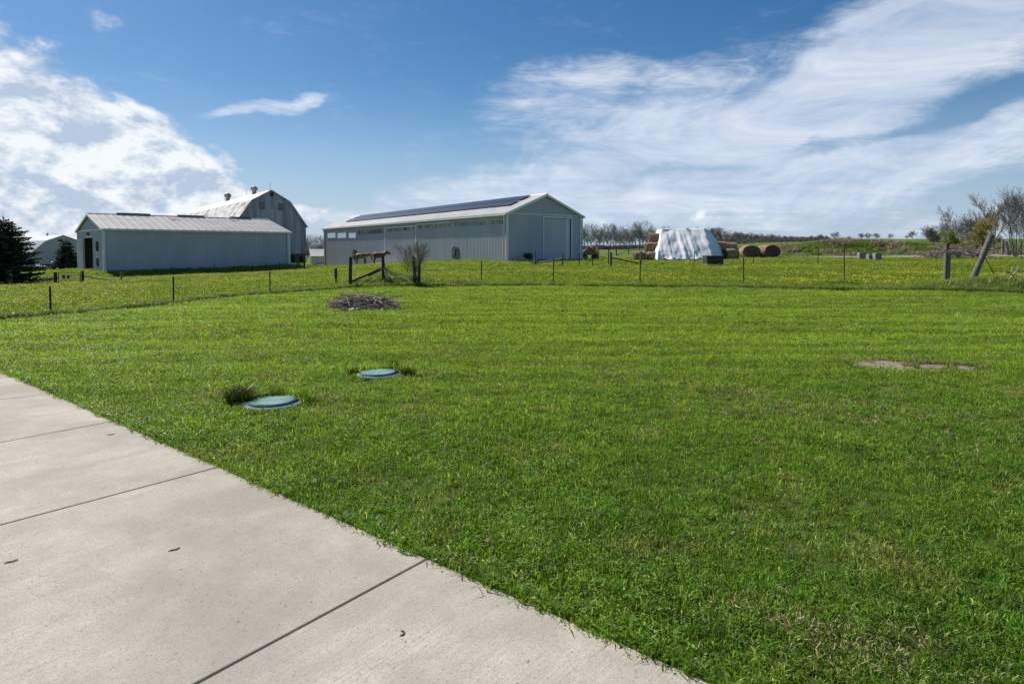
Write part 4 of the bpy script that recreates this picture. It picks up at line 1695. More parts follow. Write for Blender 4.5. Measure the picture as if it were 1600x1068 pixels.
def make_small_shed():
    D = 118.0
    O = gd(486.5, D)
    fr = Frame('lean_to_shed', (O.x, O.y), (0.93, 0.37), H(O.x, O.y) - 0.2, 'tiny grey shed with pale roof between the gambrel barn and long barn', 'shed')
    W, L = 3.6, 5.0
    ez, rz = zpx(400.5, D) - fr.O.z, zpx(389, D) - fr.O.z
    a = MB()
    a.ribs((0, 0, 0), X3, Z3, -Y3, W, -1, lambda u: ez + 0.02, 0.5, 0.03)
    a.ribs((0, 0, 0), Y3, Z3, -X3, L, -1, lambda u: ez, 0.5, 0.03)
    a.ribs((W, 0, 0), Y3, Z3, X3, L, -1, lambda u: ez, 0.5, 0.03)
    a.build('wall', M['siding'], fr.e)
    a = MB()
    a.ribs((-0.2, -0.3, ez + 0.04), X3, Vector((0, L * 0.75, rz - ez)).normalized(), Vector((0, -(rz - ez), L)).normalized(), W + 0.4, 0, 3.6, 0.6, 0.03)
    a.slab([(-0.2, -0.3, ez + 0.02), (W + 0.2, -0.3, ez + 0.02), (W + 0.2, -0.3 + 3.35, rz), (-0.2, -0.3 + 3.35, rz)], 0.06)
    a.build('roof', M['roof_white'], fr.e)
    a = MB()
    a.box((1.7, -0.05, 0.8), (1.0, 0.06, 1.9))
    a.build('shed_door', M['siding_light'], fr.e)


make_small_shed()
#PART4
# ------------------------------------------------------------------ fences
def post_mesh(h, lean, seed, w=0.045):
    """steel T post: web, flange, studs and a pale-worn tip"""
    m = MB()
    L = Vector((lean[0], lean[1], 1)).normalized()
    b, t = -L * 0.35, L * h
    m.beam(b, t, w, 0.010, up=Y3)
    m.beam(b + Vector((0, 0.022, 0)), t + Vector((0, 0.022, 0)), 0.009, 0.036, up=Y3)
    for k in range(12):
        p = L * (h * (k + 1) / 13)
        m.box((p.x, p.y - 0.010, p.z), (0.02, 0.012, 0.02))
    return m


def wire_run(pts, tops, parent, rows, vstep, r=0.0022, rv=0.0014):
    m = MB()
    org = parent.location
    for (a, ha), (b, hb) in zip(zip(pts[:-1], tops[:-1]), zip(pts[1:], tops[1:])):
        n = max(2, int((b - a).length / 2.5))
        for k in range(rows):
            f = 0.06 + 0.90 * (k / (rows - 1)) ** 1.1
            line = []
            for i in range(n + 1):
                t = i / n
                p = a.lerp(b, t)
                z = H(p.x, p.y) * 0.5 + p.z * 0.5 + f * (ha + (hb - ha) * t) - 0.02 * sin(pi * t) * (1 + 0.5 * sin(k * 2.1))
                line.append(Vector((p.x, p.y, z)) - org)
            m.tube(line, r if k < rows - 1 else r * 1.3, 3, False)
        if vstep:
            c = int((b - a).length / vstep)
            for i in range(1, c):
                t = i / c
                p = a.lerp(b, t)
                z = H(p.x, p.y) * 0.5 + p.z * 0.5
                hh = ha + (hb - ha) * t
                m.tube([Vector((p.x, p.y, z + 0.05 * hh)) - org, Vector((p.x, p.y, z + 0.95 * hh)) - org], rv, 3, False)
    return m.build('wire_mesh', M['wire'], parent)


def steel_fence(name, specs, label, rows=6, vstep=0.3, extra=(), w=0.045):
    """specs: (px base, py base, py top); one fence = posts + wire"""
    pts, tops = [], []
    for (px, pb, pt) in specs:
        p = at(px, pb)
        pts.append(p)
        tops.append((pb - pt) * p.y / F_PX)
    e = empty(name, pts[len(pts) // 2], 0, label, 'wire fence')
    allp = list(pts)
    for i, (p, h) in enumerate(zip(pts, tops)):
        if not (-60 < specs[i][0] < 1680):
            continue
        r = random.Random(i * 7 + len(specs))
        m = post_mesh(h, (r.uniform(-0.03, 0.03), r.uniform(-0.03, 0.03)), i, w)
        m.build('post', M['steel_post'], e, p - e.location)
    wire_run(pts, tops, e, rows, vstep)
    return e


steel_fence('wire_fence', [(-150, 521, 470), (79, 494, 447), (271, 474.5, 431.5), (422, 460, 424), (547, 449.5, 407)],
            'wire fence with steel posts running beside the low shed pasture to the corner brace')
steel_fence('wire_fence', [(598, 446, 408), (752, 441.5, 407), (864, 444, 404), (1000, 446, 407), (1162, 444.5, 402), (1319.5, 441, 390), (1478, 441, 398), (1760, 448, 385)],
            'wire fence with steel posts along the far edge of the mown lawn')
steel_fence('wire_fence', [(836, 415, 392), (879, 416, 396), (905, 417, 396), (926, 417, 398), (956, 417, 396)],
            'short wire fence from the long barn gable to the wooden brace', 4, 0, w=0.06)
steel_fence('wire_fence', [(1001, 413, 392), (1085, 412.5, 392), (1177, 412, 385), (1278, 410.5, 386), (1376, 406, 374), (1480, 405, 380)],
            'wire fence in front of the hay bales and crate', 4, 0, w=0.06)
steel_fence('wire_fence', [(1567, 400, 376), (1584, 402, 375), (1596, 406, 373), (1700, 416, 378)],
            'wire fence beyond the leaning post by the bare trees', 4, 0, w=0.06)
steel_fence('wire_fence', [(268, 427, 417), (335, 424, 413), (395, 422, 411), (437, 421, 410), (476, 421, 404)],
            'low wire fence in the shade of the low shed wall', 3, 0, w=0.06)


def wood_post(name, px, pb, pt, wpx, label, m, lean=0.0, group=None, cat='fence post', topx=None, depth=None):
    """a weathered wooden post from its base and top pixels"""
    p = gd(px, depth) if depth else at(px, pb)
    h = (pb - pt) * p.y / F_PX
    r = wpx * p.y / F_PX / 2
    dx = ((topx if topx is not None else px) - px) * p.y / F_PX
    q = MB()
    rr = random.Random(int(px))
    n = 7
    pts = [Vector((dx * (k / n) + rr.uniform(-0.008, 0.008), 0, -0.5 + (h + 0.5) * k / n)) if k else Vector((-dx * 0.3, 0, -0.5)) for k in range(n + 1)]
    for k in range(n + 1):
        z = pts[k].z
        pts[k].x = dx * z / h
    q.tube(pts, [r * rr.uniform(0.94, 1.06) for _ in pts], 10, True)
    o = q.build(name, m, None, p)
    tag(o, label, cat, group)
    return o, p, h


# corner brace with heaped logs beside the bare shrub
wood_post('fence_post', 525, 443, 419, 4.2, 'short dark wooden post beside the tall corner post', M['dark_wood'])
o_cp, p_cp, h_cp = wood_post('fence_post', 547, 448, 401, 5.2, 'tall dark corner post where two wire fences meet', M['dark_wood'], topx=548.5)
o_bp, p_bp, h_bp = wood_post('fence_post', 599, 440, 399, 5.0, 'dark post with grey logs leaning against it near the shrub', M['dark_wood'])


def pole(name, a, b, r0, r1, label, cat, m, group=None):
    """one wooden rail or log between two points"""
    a, b = Vector(a), Vector(b)
    q = MB()
    rr = random.Random(int(abs(a.x) * 100))
    pts = [a.lerp(b, t) + Vector((rr.uniform(-1, 1), rr.uniform(-1, 1), rr.uniform(-1, 1))) * r0 * 0.15 for t in (0, 0.25, 0.5, 0.75, 1)]
    q.tube([p - a for p in pts], [r0 + (r1 - r0) * t for t in (0, 0.25, 0.5, 0.75, 1)], 8)
    o = q.build(name, m, None, a)
    return tag(o, label, cat, group)


def px3(px, py, depth):
    return Vector(((px - PX_CX) / F_PX * depth, depth, zpx(py, depth)))


dB = p_bp.y
pole('brace_rail', px3(548, 440.5, p_cp.y), px3(598, 418, dB), 0.055, 0.045, 'long pole slanting from the tall corner post up to the next post', 'rail', M['dark_wood'])
pole('log', px3(575, 431, dB - 0.3), px3(600, 419, dB - 0.1), 0.05, 0.04, 'pale log lying just under the slanting pole', 'log', M['old_wood'], 'logs at the corner brace')
pole('log', px3(600, 419, dB - 0.15), px3(614, 428, dB - 0.4), 0.06, 0.05, 'thick log slanting down from the post towards the shrub', 'log', M['dark_wood'], 'logs at the corner brace')
pole('log', px3(601, 421, dB - 0.3), px3(607, 438, dB - 0.7), 0.05, 0.035, 'grey log standing steeply against the post', 'log', M['old_wood'], 'logs at the corner brace')
pole('log', px3(604, 422, dB - 0.25), px3(616, 430, dB - 0.6), 0.05, 0.04, 'pale grey log with a cut end above the weeds', 'log', M['old_wood'], 'logs at the corner brace')
pole('log', px3(626, 433, dB - 0.2), px3(640, 440, dB - 0.5), 0.055, 0.045, 'thin pale log lying between the weed mound and the shrub', 'log', M['old_wood'], 'logs at the corner brace')

# barnyard gate by the low shed
_, pgA, hgA = wood_post('gate_post', 87, 445, 425, 4.6, 'thick dark gate post on the spruce side of the barnyard gate', M['dark_wood'])
_, pgB, hgB = wood_post('gate_post', 128.5, 444.5, 424.5, 4.0, 'dark gate post on the shed side of the barnyard gate', M['dark_wood'], depth=pgA.y + 0.4)
_, pgC, _h = wood_post('fence_post', 17.5, 446.5, 427, 4.4, 'grey wooden post under the big spruce', M['old_wood'])
_, pgD, _h = wood_post('fence_post', 190, 440.5, 424, 2.8, 'thin grey post in front of the low shed corner', M['old_wood'])
pole('brace_rail', px3(20, 445, pgC.y), px3(85, 434, pgA.y), 0.05, 0.045, 'pale slanting rail between the spruce and the barnyard gate', 'rail', M['old_wood'])
pole('brace_rail', px3(130, 431, pgB.y), px3(188, 440, pgD.y), 0.05, 0.045, 'dark slanting rail in front of the low shed corner', 'rail', M['dark_wood'])


def make_gate():
    a = Vector((pgA.x + 0.22, pgA.y, 0))
    b = Vector((pgB.x - 0.16, pgB.y, 0))
    e = empty('farm_gate', (a.x, a.y, H(a.x, a.y)), 0, 'open barred metal gate beside the shed with a red board on it', 'gate')
    d = b - a
    za = 0.0
    for k in range(5):
        z = 0.16 + 0.19 * k
        m = MB()
        m.tube([Vector((0, 0, z)), Vector((d.x, d.y, z))], 0.03, 6)
        m.build('bar', M['old_wood'] if k in (1, 3) else M['steel_post'], e)
    for t in (0.01, 0.99):
        m = MB()
        m.tube([Vector((d.x * t, d.y * t, 0.12)), Vector((d.x * t, d.y * t, 0.98))], 0.025, 6)
        m.build('upright', M['steel_post'], e)
    m = MB()
    t0, t1 = 0.20, 0.52
    c = d * ((t0 + t1) / 2)
    m.box((c.x - 0.17, c.y - 0.045, 0.62), (d.length * (t1 - t0) / 2 - 0.02, 0.03, 0.30))
    m.box((c.x + 0.17, c.y - 0.045, 0.62), (d.length * (t1 - t0) / 2 - 0.02, 0.03, 0.30))
    m.build('red_board', M['red_sign'], e)


make_gate()

# brace beside the gambrel barn
_, pk, _h = wood_post('fence_post', 475.5, 422, 402, 2.6, 'thin dark post at the stone base of the gambrel barn', M['dark_wood'])
pole('brace_rail', px3(477, 418, pk.y), px3(503, 409.5, pk.y + 4), 0.06, 0.06, 'grey rail sloping up from the gambrel barn to the long barn', 'rail', M['old_wood'])
# brace by the gable of the long barn
_, p1, _h = wood_post('fence_post', 836, 414.5, 392, 2.8, 'pale post with slanting rails close to the long barn downspout', M['old_wood'])
_, p2, _h = wood_post('fence_post', 879, 416, 397, 2.6, 'pale post in front of the long barn gable door', M['old_wood'])
pole('brace_rail', px3(808, 400, p1.y), px3(836, 412, p1.y - 0.1), 0.06, 0.05, 'pale rail rising from the pale post towards the barn corner', 'rail', M['old_wood'])
pole('brace_rail', px3(838, 411, p1.y), px3(878, 404, p2.y), 0.07, 0.06, 'pale rail between the two pale posts at the barn gable', 'rail', M['old_wood'])
_, p3, _h = wood_post('fence_post', 954.5, 417, 394, 4.2, 'stout grey post between the firewood wagon and the hay', M['old_wood'])
_, p4, _h = wood_post('fence_post', 951, 414, 388, 1.8, 'thin dark post just behind the stout grey post', M['dark_wood'])
_, p5, _h = wood_post('fence_post', 1001.3, 413, 393, 3.0, 'grey post in front of the lowest hay bales', M['old_wood'])
pole('brace_rail', px3(956, 402.5, p3.y), px3(1000, 411.5, p5.y), 0.06, 0.05, 'dark rail slanting down from the stout post to the hay bales', 'rail', M['dark_wood'])
_, p6, _h = wood_post('fence_post', 963, 399, 386.5, 1.7, 'small dark field post behind the stout grey post', M['dark_wood'])
_, p7, _h = wood_post('fence_post', 982, 396, 386, 1.9, 'small grey field post beside the top of the bale stack', M['old_wood'])
pole('brace_rail', px3(964, 398, p6.y), px3(980, 391, p7.y), 0.07, 0.06, 'far pale rail between two small field posts', 'rail', M['old_wood'])

# posts at the right
wood_post('fence_post', 1479, 440, 395, 9.0, 'stout grey post standing upright next to the leaning one', M['old_wood'])
_, p8, _h = wood_post('fence_post', 1480.5, 404, 380, 4.4, 'dark post showing just above the stout upright grey post', M['dark_wood'])
o_lp, p_lp, h_lp = wood_post('fence_post', 1519, 438.5, 367, 9.0, 'thick weathered post leaning strongly over the weeds', M['old_wood'], topx=1547)
_, p9, _h = wood_post('fence_post', 1566.5, 398, 375, 4.4, 'grey post of the far pair, beside its tilted twin', M['old_wood'])
wood_post('fence_post', 1576, 399, 376.5, 4.4, 'tilted grey post of the far pair behind the leaning post', M['old_wood'], topx=1571)
pole('brace_rail', px3(1486, 401.5, p8.y), px3(1567, 386.5, p9.y), 0.09, 0.07, 'long dark pole passing behind the leaning post', 'rail', M['dark_wood'])
m_ = MB()
a_, b_ = px3(1537, 400, p_lp.y), px3(1553, 428, p_lp.y + 0.4)
m_.tube([a_ - a_, (b_ - a_) * 0.5 + Vector((0.05, 0, -0.05)), b_ - a_], 0.02, 5)
tag(m_.build('wire_stay', M['steel_post'], None, a_), 'thin dark stay hanging from the leaning post to the weeds', 'wire')


# ------------------------------------------------------------------ lawn things
def make_lid(i):
    c, r = LID_P[i]
    e = empty('septic_lid', c, 0.4 * i, ('round green plastic lid in the lawn beside a dark weed tuft', 'round green plastic lid farther from the concrete, ringed by grass')[i], 'lid')
    m = MB()
    prof = [(r * 1.0, -0.05), (r * 1.0, 0.030), (r * 0.97, 0.042), (r * 0.88, 0.046), (r * 0.86, 0.042), (r * 0.45, 0.058), (r * 0.05, 0.062)]
    m.tube([Vector((0, 0, z)) for q, z in prof], [q for q, z in prof], 40)
    m.build('cover', M['lid'], e)
    b = MB()
    b.tube([Vector((r * 0.62 * cos(t), r * 0.62 * sin(t), 0.052)) for t in [2 * pi * q / 40 for q in range(41)]], 0.006, 6, False)
    b.build('raised_ring', M['lid'], e)
    for k in range(6):
        t = 2 * pi * (k + 0.5) / 6
        b = MB()
        b.tube([Vector((r * 0.91 * cos(t), r * 0.91 * sin(t), 0.04)), Vector((r * 0.91 * cos(t), r * 0.91 * sin(t), 0.052))], 0.010, 8)
        b.build('bolt', M['steel_post'], e)


make_lid(0)
make_lid(1)


def tuft(name, p, n, rad, h, label, cat, seed, m, w=0.006):
    r = random.Random(seed)
    vs, fs, t = blade_clump(seed, n, rad, h * 0.45, h, w * 0.7, w, 0.9)
    mb = MB()
    mb.add(vs, fs)
    o = mb.build(name, m, None, p)
    return tag(o, label, cat)


def make_lid_tufts():
    c, r = LID_P[0]
    tuft('weed_tuft', c + Vector((-r * 1.30, 0.06, 0)), 420, 0.12, 0.28, 'dense dark weed tuft on the near side of the first green lid', 'weed', 71, M['weed'], 0.009)
    tuft('weed_tuft', c + Vector((-r * 0.35, r * 1.18, 0)), 110, 0.07, 0.22, 'small upright weed tuft behind the green lid near the concrete', 'weed', 72, M['weed'])
    d, r = LID_P[1]
    tuft('weed_tuft', d + Vector((-r * 1.12, 0.0, 0)), 140, 0.08, 0.18, 'dark grass tuft at the edge of the farther green lid, concrete side', 'weed', 73, M['weed'])
    tuft('weed_tuft', d + Vector((r * 1.20, 0.02, 0)), 170, 0.11, 0.19, 'grass tuft at the far-lid edge away from the concrete', 'weed', 74, M['weed'])
    tuft('weed_tuft', d + Vector((r * 0.45, r * 1.15, 0)), 70, 0.08, 0.26, 'tall thin tuft standing behind the farther green lid', 'weed', 75, M['weed'])
    # long blades around both rims
    pts, sz = [], []
    for (c, r) in LID_P:
        for k in range(190):
            t = RG.uniform(0, 2 * pi)
            q = r + abs(RG.normal(0, 0.05))
            pts.append((c.x + q * cos(t), c.y + q * sin(t), c.z))
            sz.append(RG.uniform(0.5, 1.0) * (1.35 if sin(t) > 0 else 0.62))
    cl = [blade_clump(700 + i, 14, 0.03, 0.05, 0.17, 0.004, 0.008, 1.0) for i in range(3)]
    scatter('rim_grass', pts, turns(len(pts), 0.2), np.array(sz), cl, M['blade'])


make_lid_tufts()


def stick_heap(mb, r, n, rx, ry, h, l0, l1, r0, r1, mi=1, dome=True):
    for k in range(n):
        a, q = r.uniform(0, 2 * pi), sqrt(r.random())
        x, y = rx * q * cos(a), ry * q * sin(a)
        zt = h * (1 - q * q) + 0.04
        z = zt * r.uniform(0.25, 1.0)
        L = r.uniform(l0, l1)
        t = r.gauss(0, 0.55) + (0 if r.random() < 0.75 else pi / 2)
        d = Vector((cos(t), sin(t), r.gauss(0, 0.14))).normalized()
        c = Vector((x, y, z))
        a0, a1 = c - d * L / 2, c + d * L / 2
        mid = c + Vector((r.gauss(0, 1), r.gauss(0, 1), r.gauss(0, 1))) * L * 0.04
        for p in (a0, a1, mid):
            p.z = max(p.z, 0.02)
        rad = r.uniform(r0, r1)
        mb.tube([a0, mid, a1], [rad, rad * 0.9, rad * 0.6], 5, True)


def make_brush_pile():
    p = PILE_P + Vector((0, 0.62, 0))
    p.z = H(p.x, p.y)
    r = random.Random(5)
    m = MB()
    stick_heap(m, r, 260, 0.82, 0.5, 0.42, 0.4, 1.1, 0.006, 0.016)
    stick_heap(m, r, 40, 0.7, 0.4, 0.36, 0.7, 1.4, 0.014, 0.026)
    for (a, b) in (((0.2, 0, 0.40), (1.02, 0.1, 0.36)), ((-0.3, 0, 0.42), (-0.75, 0.2, 0.58)), ((-0.1, 0, 0.38), (-0.30, 0.1, 0.66)), ((0.2, -0.1, 0.3), (0.30, -0.1, 0.56))):
        m.tube([a, b], [0.012, 0.006], 5)
    o = m.build('stick_pile', M['stick'], None, p)
    tag(o, 'low heap of dry sticks on the lawn, ringed with stones', 'brush pile')
    # fire-ring stones
    rr = random.Random(9)
    names = []
    for k in range(22):
        t = -pi * 0.98 + k * (2 * pi / 22) * 1.0
        x, y = 0.98 * cos(t) + rr.uniform(-.04, .04), 0.62 * sin(t) + rr.uniform(-.04, .04)
        s = rr.uniform(0.065, 0.115)
        pale = k in (3, 5)
        if k == 5:
            s = 0.15
        o = rock('stone', p + Vector((x, y, s * 0.25)), s * rr.uniform(1.1, 1.5), s, s * 0.65, rr.uniform(0, 3), M['rock_pale'] if pale else M['rock'], k)
        z = H(o.location.x, o.location.y)
        if k == 5:
            tag(o, 'largest pale slab-like stone at the front of the stick heap', 'stone', 'stones around the stick heap')
        elif k == 3:
            tag(o, 'pale stone of the ring, smaller than the pale slab beside it', 'stone', 'stones around the stick heap')
        else:
            tag(o, 'small grey stone in the ring around the stick heap', 'stone', 'grey stones around the stick heap')
    # long grass around the stones
    pts = [(p.x + 1.08 * cos(t) * q, p.y + 0.72 * sin(t) * q, H(p.x, p.y)) for t, q in ((rr.uniform(0, 2 * pi), rr.uniform(0.95, 1.12)) for _ in range(220))]
    cl = [blade_clump(720 + i, 18, 0.05, 0.05, 0.14, 0.005, 0.009, 0.9) for i in range(3)]
    scatter('ring_grass', pts, turns(len(pts), 0.2), RG.uniform(0.6, 1.2, len(pts)), cl, M['blade'])


def rock(name, p, sx, sy, sz, rz, m, seed):
    bm = bmesh.new()
    bmesh.ops.create_icosphere(bm, subdivisions=2, radius=1)
    r = random.Random(seed * 13 + 1)
    off = [Vector((r.uniform(-1, 1), r.uniform(-1, 1), r.uniform(-1, 1))).normalized() for _ in range(7)]
    for v in bm.verts:
        k = 1.0
        for d in off:
            t = v.co.dot(d)
            if t > 0.6:
                k -= (t - 0.6) * 0.45
        v.co = Vector((v.co.x * sx * k, v.co.y * sy * k, v.co.z * sz * k))
    me = bpy.data.meshes.new(name)
    bm.to_mesh(me)
    bm.free()
    me.materials.append(m)
    o = bpy.data.objects.new(name, me)
    COL.objects.link(o)
    o.location = p
    o.rotation_euler = (0, 0, rz)
    return o


make_brush_pile()


def make_small_litter():
    for i, (px, py, L, sh, lab) in enumerate(((272, 865, 0.021, 1, 'small dark curled twig in the middle of the concrete slab'),
                                              (17, 884, 0.021, 1, 'small dark bent twig on the concrete at the frame edge'),
                                              (627, 997, 0.045, 2, 'hook-shaped dark twig on the concrete slab in front'),
                                              (173, 683, 0.021, 1, 'short dark twig on the second concrete slab near the lawn'))):
        p = at(px, py)
        p.z = 0.0255
        m = MB()
        if sh == 2:
            pts = [Vector((0.013 * cos(t), 0.016 * sin(t), 0)) for t in (1.9, 1.2, 0.5, -0.3, -1.1, -1.8)]
        else:
            pts = [Vector((-L, -L * 0.9 * sh, 0)), Vector((-L * .55, -L * 0.2 * sh, 0)), Vector((L * .4, -L * 0.1 * sh, 0.002)), Vector((L, L * 1.1 * sh, 0))]
        m.tube(pts, [0.0018, 0.0034, 0.0036, 0.0026, 0.0026, 0.002][:len(pts)], 6)
        tag(m.build('twig', M['worm'], None, p), lab, 'twig')
    p = at(757, 858)
    m = MB()
    m.add([(-0.03, 0, 0.045), (-0.012, -0.014, 0.06), (0.018, -0.012, 0.05), (0.036, 0.004, 0.07), (0.012, 0.016, 0.06), (-0.012, 0.012, 0.05), (0, 0, 0.042)],
          [(0, 1, 6), (1, 2, 6), (2, 3, 6), (3, 4, 6), (4, 5, 6), (5, 0, 6)])
    o = m.build('dead_leaf', M['dead_leaf'], None, p)
    sol = o.modifiers.new('thick', 'SOLIDIFY')
    sol.thickness = 0.001
    tag(o, 'brown dead leaf in the grass near the concrete edge', 'leaf')


make_small_litter()
#PART5
# ------------------------------------------------------------------ hay, tarp, yard things
def bale_mesh(R, L, seed):
    """round bale lying along X, slightly slumped, shaggy"""
    r = random.Random(seed)
    ns, nr = 40, [(-L / 2, 0.0), (-L / 2, 0.35), (-L / 2, 0.7), (-L / 2 + 0.01, 0.93), (-L / 2 + 0.07, 1.0), (-L / 4, 1.01), (0, 1.02), (L / 4, 1.01), (L / 2 - 0.07, 1.0), (L / 2 - 0.01, 0.93), (L / 2, 0.7), (L / 2, 0.35), (L / 2, 0.0)]
    ph = [r.uniform(0, 6) for _ in range(6)]
    m = MB()
    vs, fs = [], []
    for i, (x, q) in enumerate(nr):
        for k in range(ns):
            t = 2 * pi * k / ns
            w = 1 + 0.025 * sin(3 * t + ph[0] + x * 2) + 0.02 * sin(7 * t + ph[1] - x * 5) + r.gauss(0, 0.012)
            z = R * q * w * sin(t)
            if z < -R * 0.90:
                z = -R * 0.90
            spiral = 0.02 * sin(q * 22 + t) if i in (1, 2, 10, 11) else 0
            vs.append((x + spiral * (1 if x > 0 else -1), R * q * w * cos(t), z))
    for i in range(len(nr) - 1):
        for k in range(ns):
            k2 = (k + 1) % ns
            fs.append((i * ns + k, i * ns + k2, (i + 1) * ns + k2, (i + 1) * ns + k))
    m.add(vs, fs, 0, True)
    for j, f in enumerate(m.f):
        if j // ns < 3 or j // ns >= len(nr) - 4:
            m.mi[j] = 1
    # loose stalks
    for k in range(140):
        t = r.uniform(0, 2 * pi)
        x = r.uniform(-L / 2, L / 2)
        p = Vector((x, R * cos(t), max(R * sin(t), -R * 0.88)))
        d = Vector((r.gauss(0, 0.5), cos(t) + r.gauss(0, 0.8), sin(t) + r.gauss(0, 0.8))).normalized()
        o = Vector((r.uniform(-1, 1), r.uniform(-1, 1), r.uniform(-1, 1))) * 0.012
        m.add([p - o, p + o, p + d * r.uniform(0.05, 0.14)], [(0, 1, 2)])
    return m


D_H = at(1010, 407.5).y
BALE_R = 0.56
_bales = [bale_mesh(BALE_R, 1.36, s).build('hay_bale', [M['bale'], M['bale_end']]) for s in (1, 2)]
BALE_DATA = [b.data for b in _bales]
for b in _bales:
    bpy.data.objects.remove(b)


def bale(p, rz, label, group, k=0, s=1.0, mats=None, roll=0.0):
    o = bpy.data.objects.new('hay_bale', BALE_DATA[k % 2])
    COL.objects.link(o)
    o.location = p
    o.rotation_euler = (roll, 0, rz)
    o.scale = (s, s, s)
    tag(o, label, 'hay bale', group)
    return o


def make_hay():
    gp = 'round hay bales'
    zb = H((1010 - 800) / 950 * D_H, D_H)
    X = lambda px: (px - PX_CX) / F_PX * D_H
    z0, dz = zb + BALE_R * 0.88, BALE_R * 1.84
    bale((X(998.5), D_H - 0.4, z0), 0.06, 'hay bale at the outer end of the bottom row, jutting past the stack', gp, 0, 1.0)
    bale((X(1020), D_H - 0.3, z0), -0.03, 'hay bale of the bottom row next to the tarp edge', gp, 1, 1.0, roll=1)
    bale((X(1017) + 0.2, D_H + 0.9, z0 + dz), 0.02, 'hay bale in the middle row, half under the tarp', gp, 0, 1.0, roll=2.0)
    bale((X(1023) + 0.5, D_H + 2.0, z0 + 2 * dz + 0.05), 0.04, 'topmost hay bale of the stack beside the tarp', gp, 1, 1.0, roll=4)
    # the brown heap beyond the dark end of the tarp
    D2 = D_H + 4
    X2 = lambda px: (px - PX_CX) / F_PX * D2
    z2 = H(X2(1140), D2) + BALE_R * 1.15
    bale((X2(1138), D2, z2), 0.5, 'shaggy brown bale on the ground beside the dark tarp end', gp, 0, 1.3)
    bale((X2(1148), D2 + 1.6, z2), 0.2, 'shaggy brown bale at the back of the low brown heap', gp, 1, 1.3, roll=2)
    for i, (px, py, rz, lab) in enumerate(((1130, 381.5, 0.3, 'pale straw bale on top of the brown heap, touching the tarp'), (1147, 382.5, -0.2, 'pale straw bale on top of the brown heap, farther from the tarp'))):
        o = bale((X2(px), D2 + 1.2, zpx(py, D2 + 1.2) - 0.25), rz, lab, gp, i, 1.05, roll=i * 2 + 1)
        me = o.data.copy()
        me.materials[0] = M['straw']
        me.materials[1] = M['straw']
        o.data = me
    for i, (px, py, rz, lab) in enumerate(((1173.5, 404.5, radians(84), 'dark round bale standing alone between the brown heap and its twin'), (1202.5, 404, radians(100), 'dark round bale at the end of the row by the gravel road'))):
        p = at(px, py - 1.5)
        s = 20.5 * p.y / F_PX / (BALE_R * 1.9)
        o = bale((p.x, p.y + 0.6, p.z + BALE_R * s * 0.88), rz, lab, gp, i, s)
        o.scale = (s, s * 1.27, s)


make_hay()


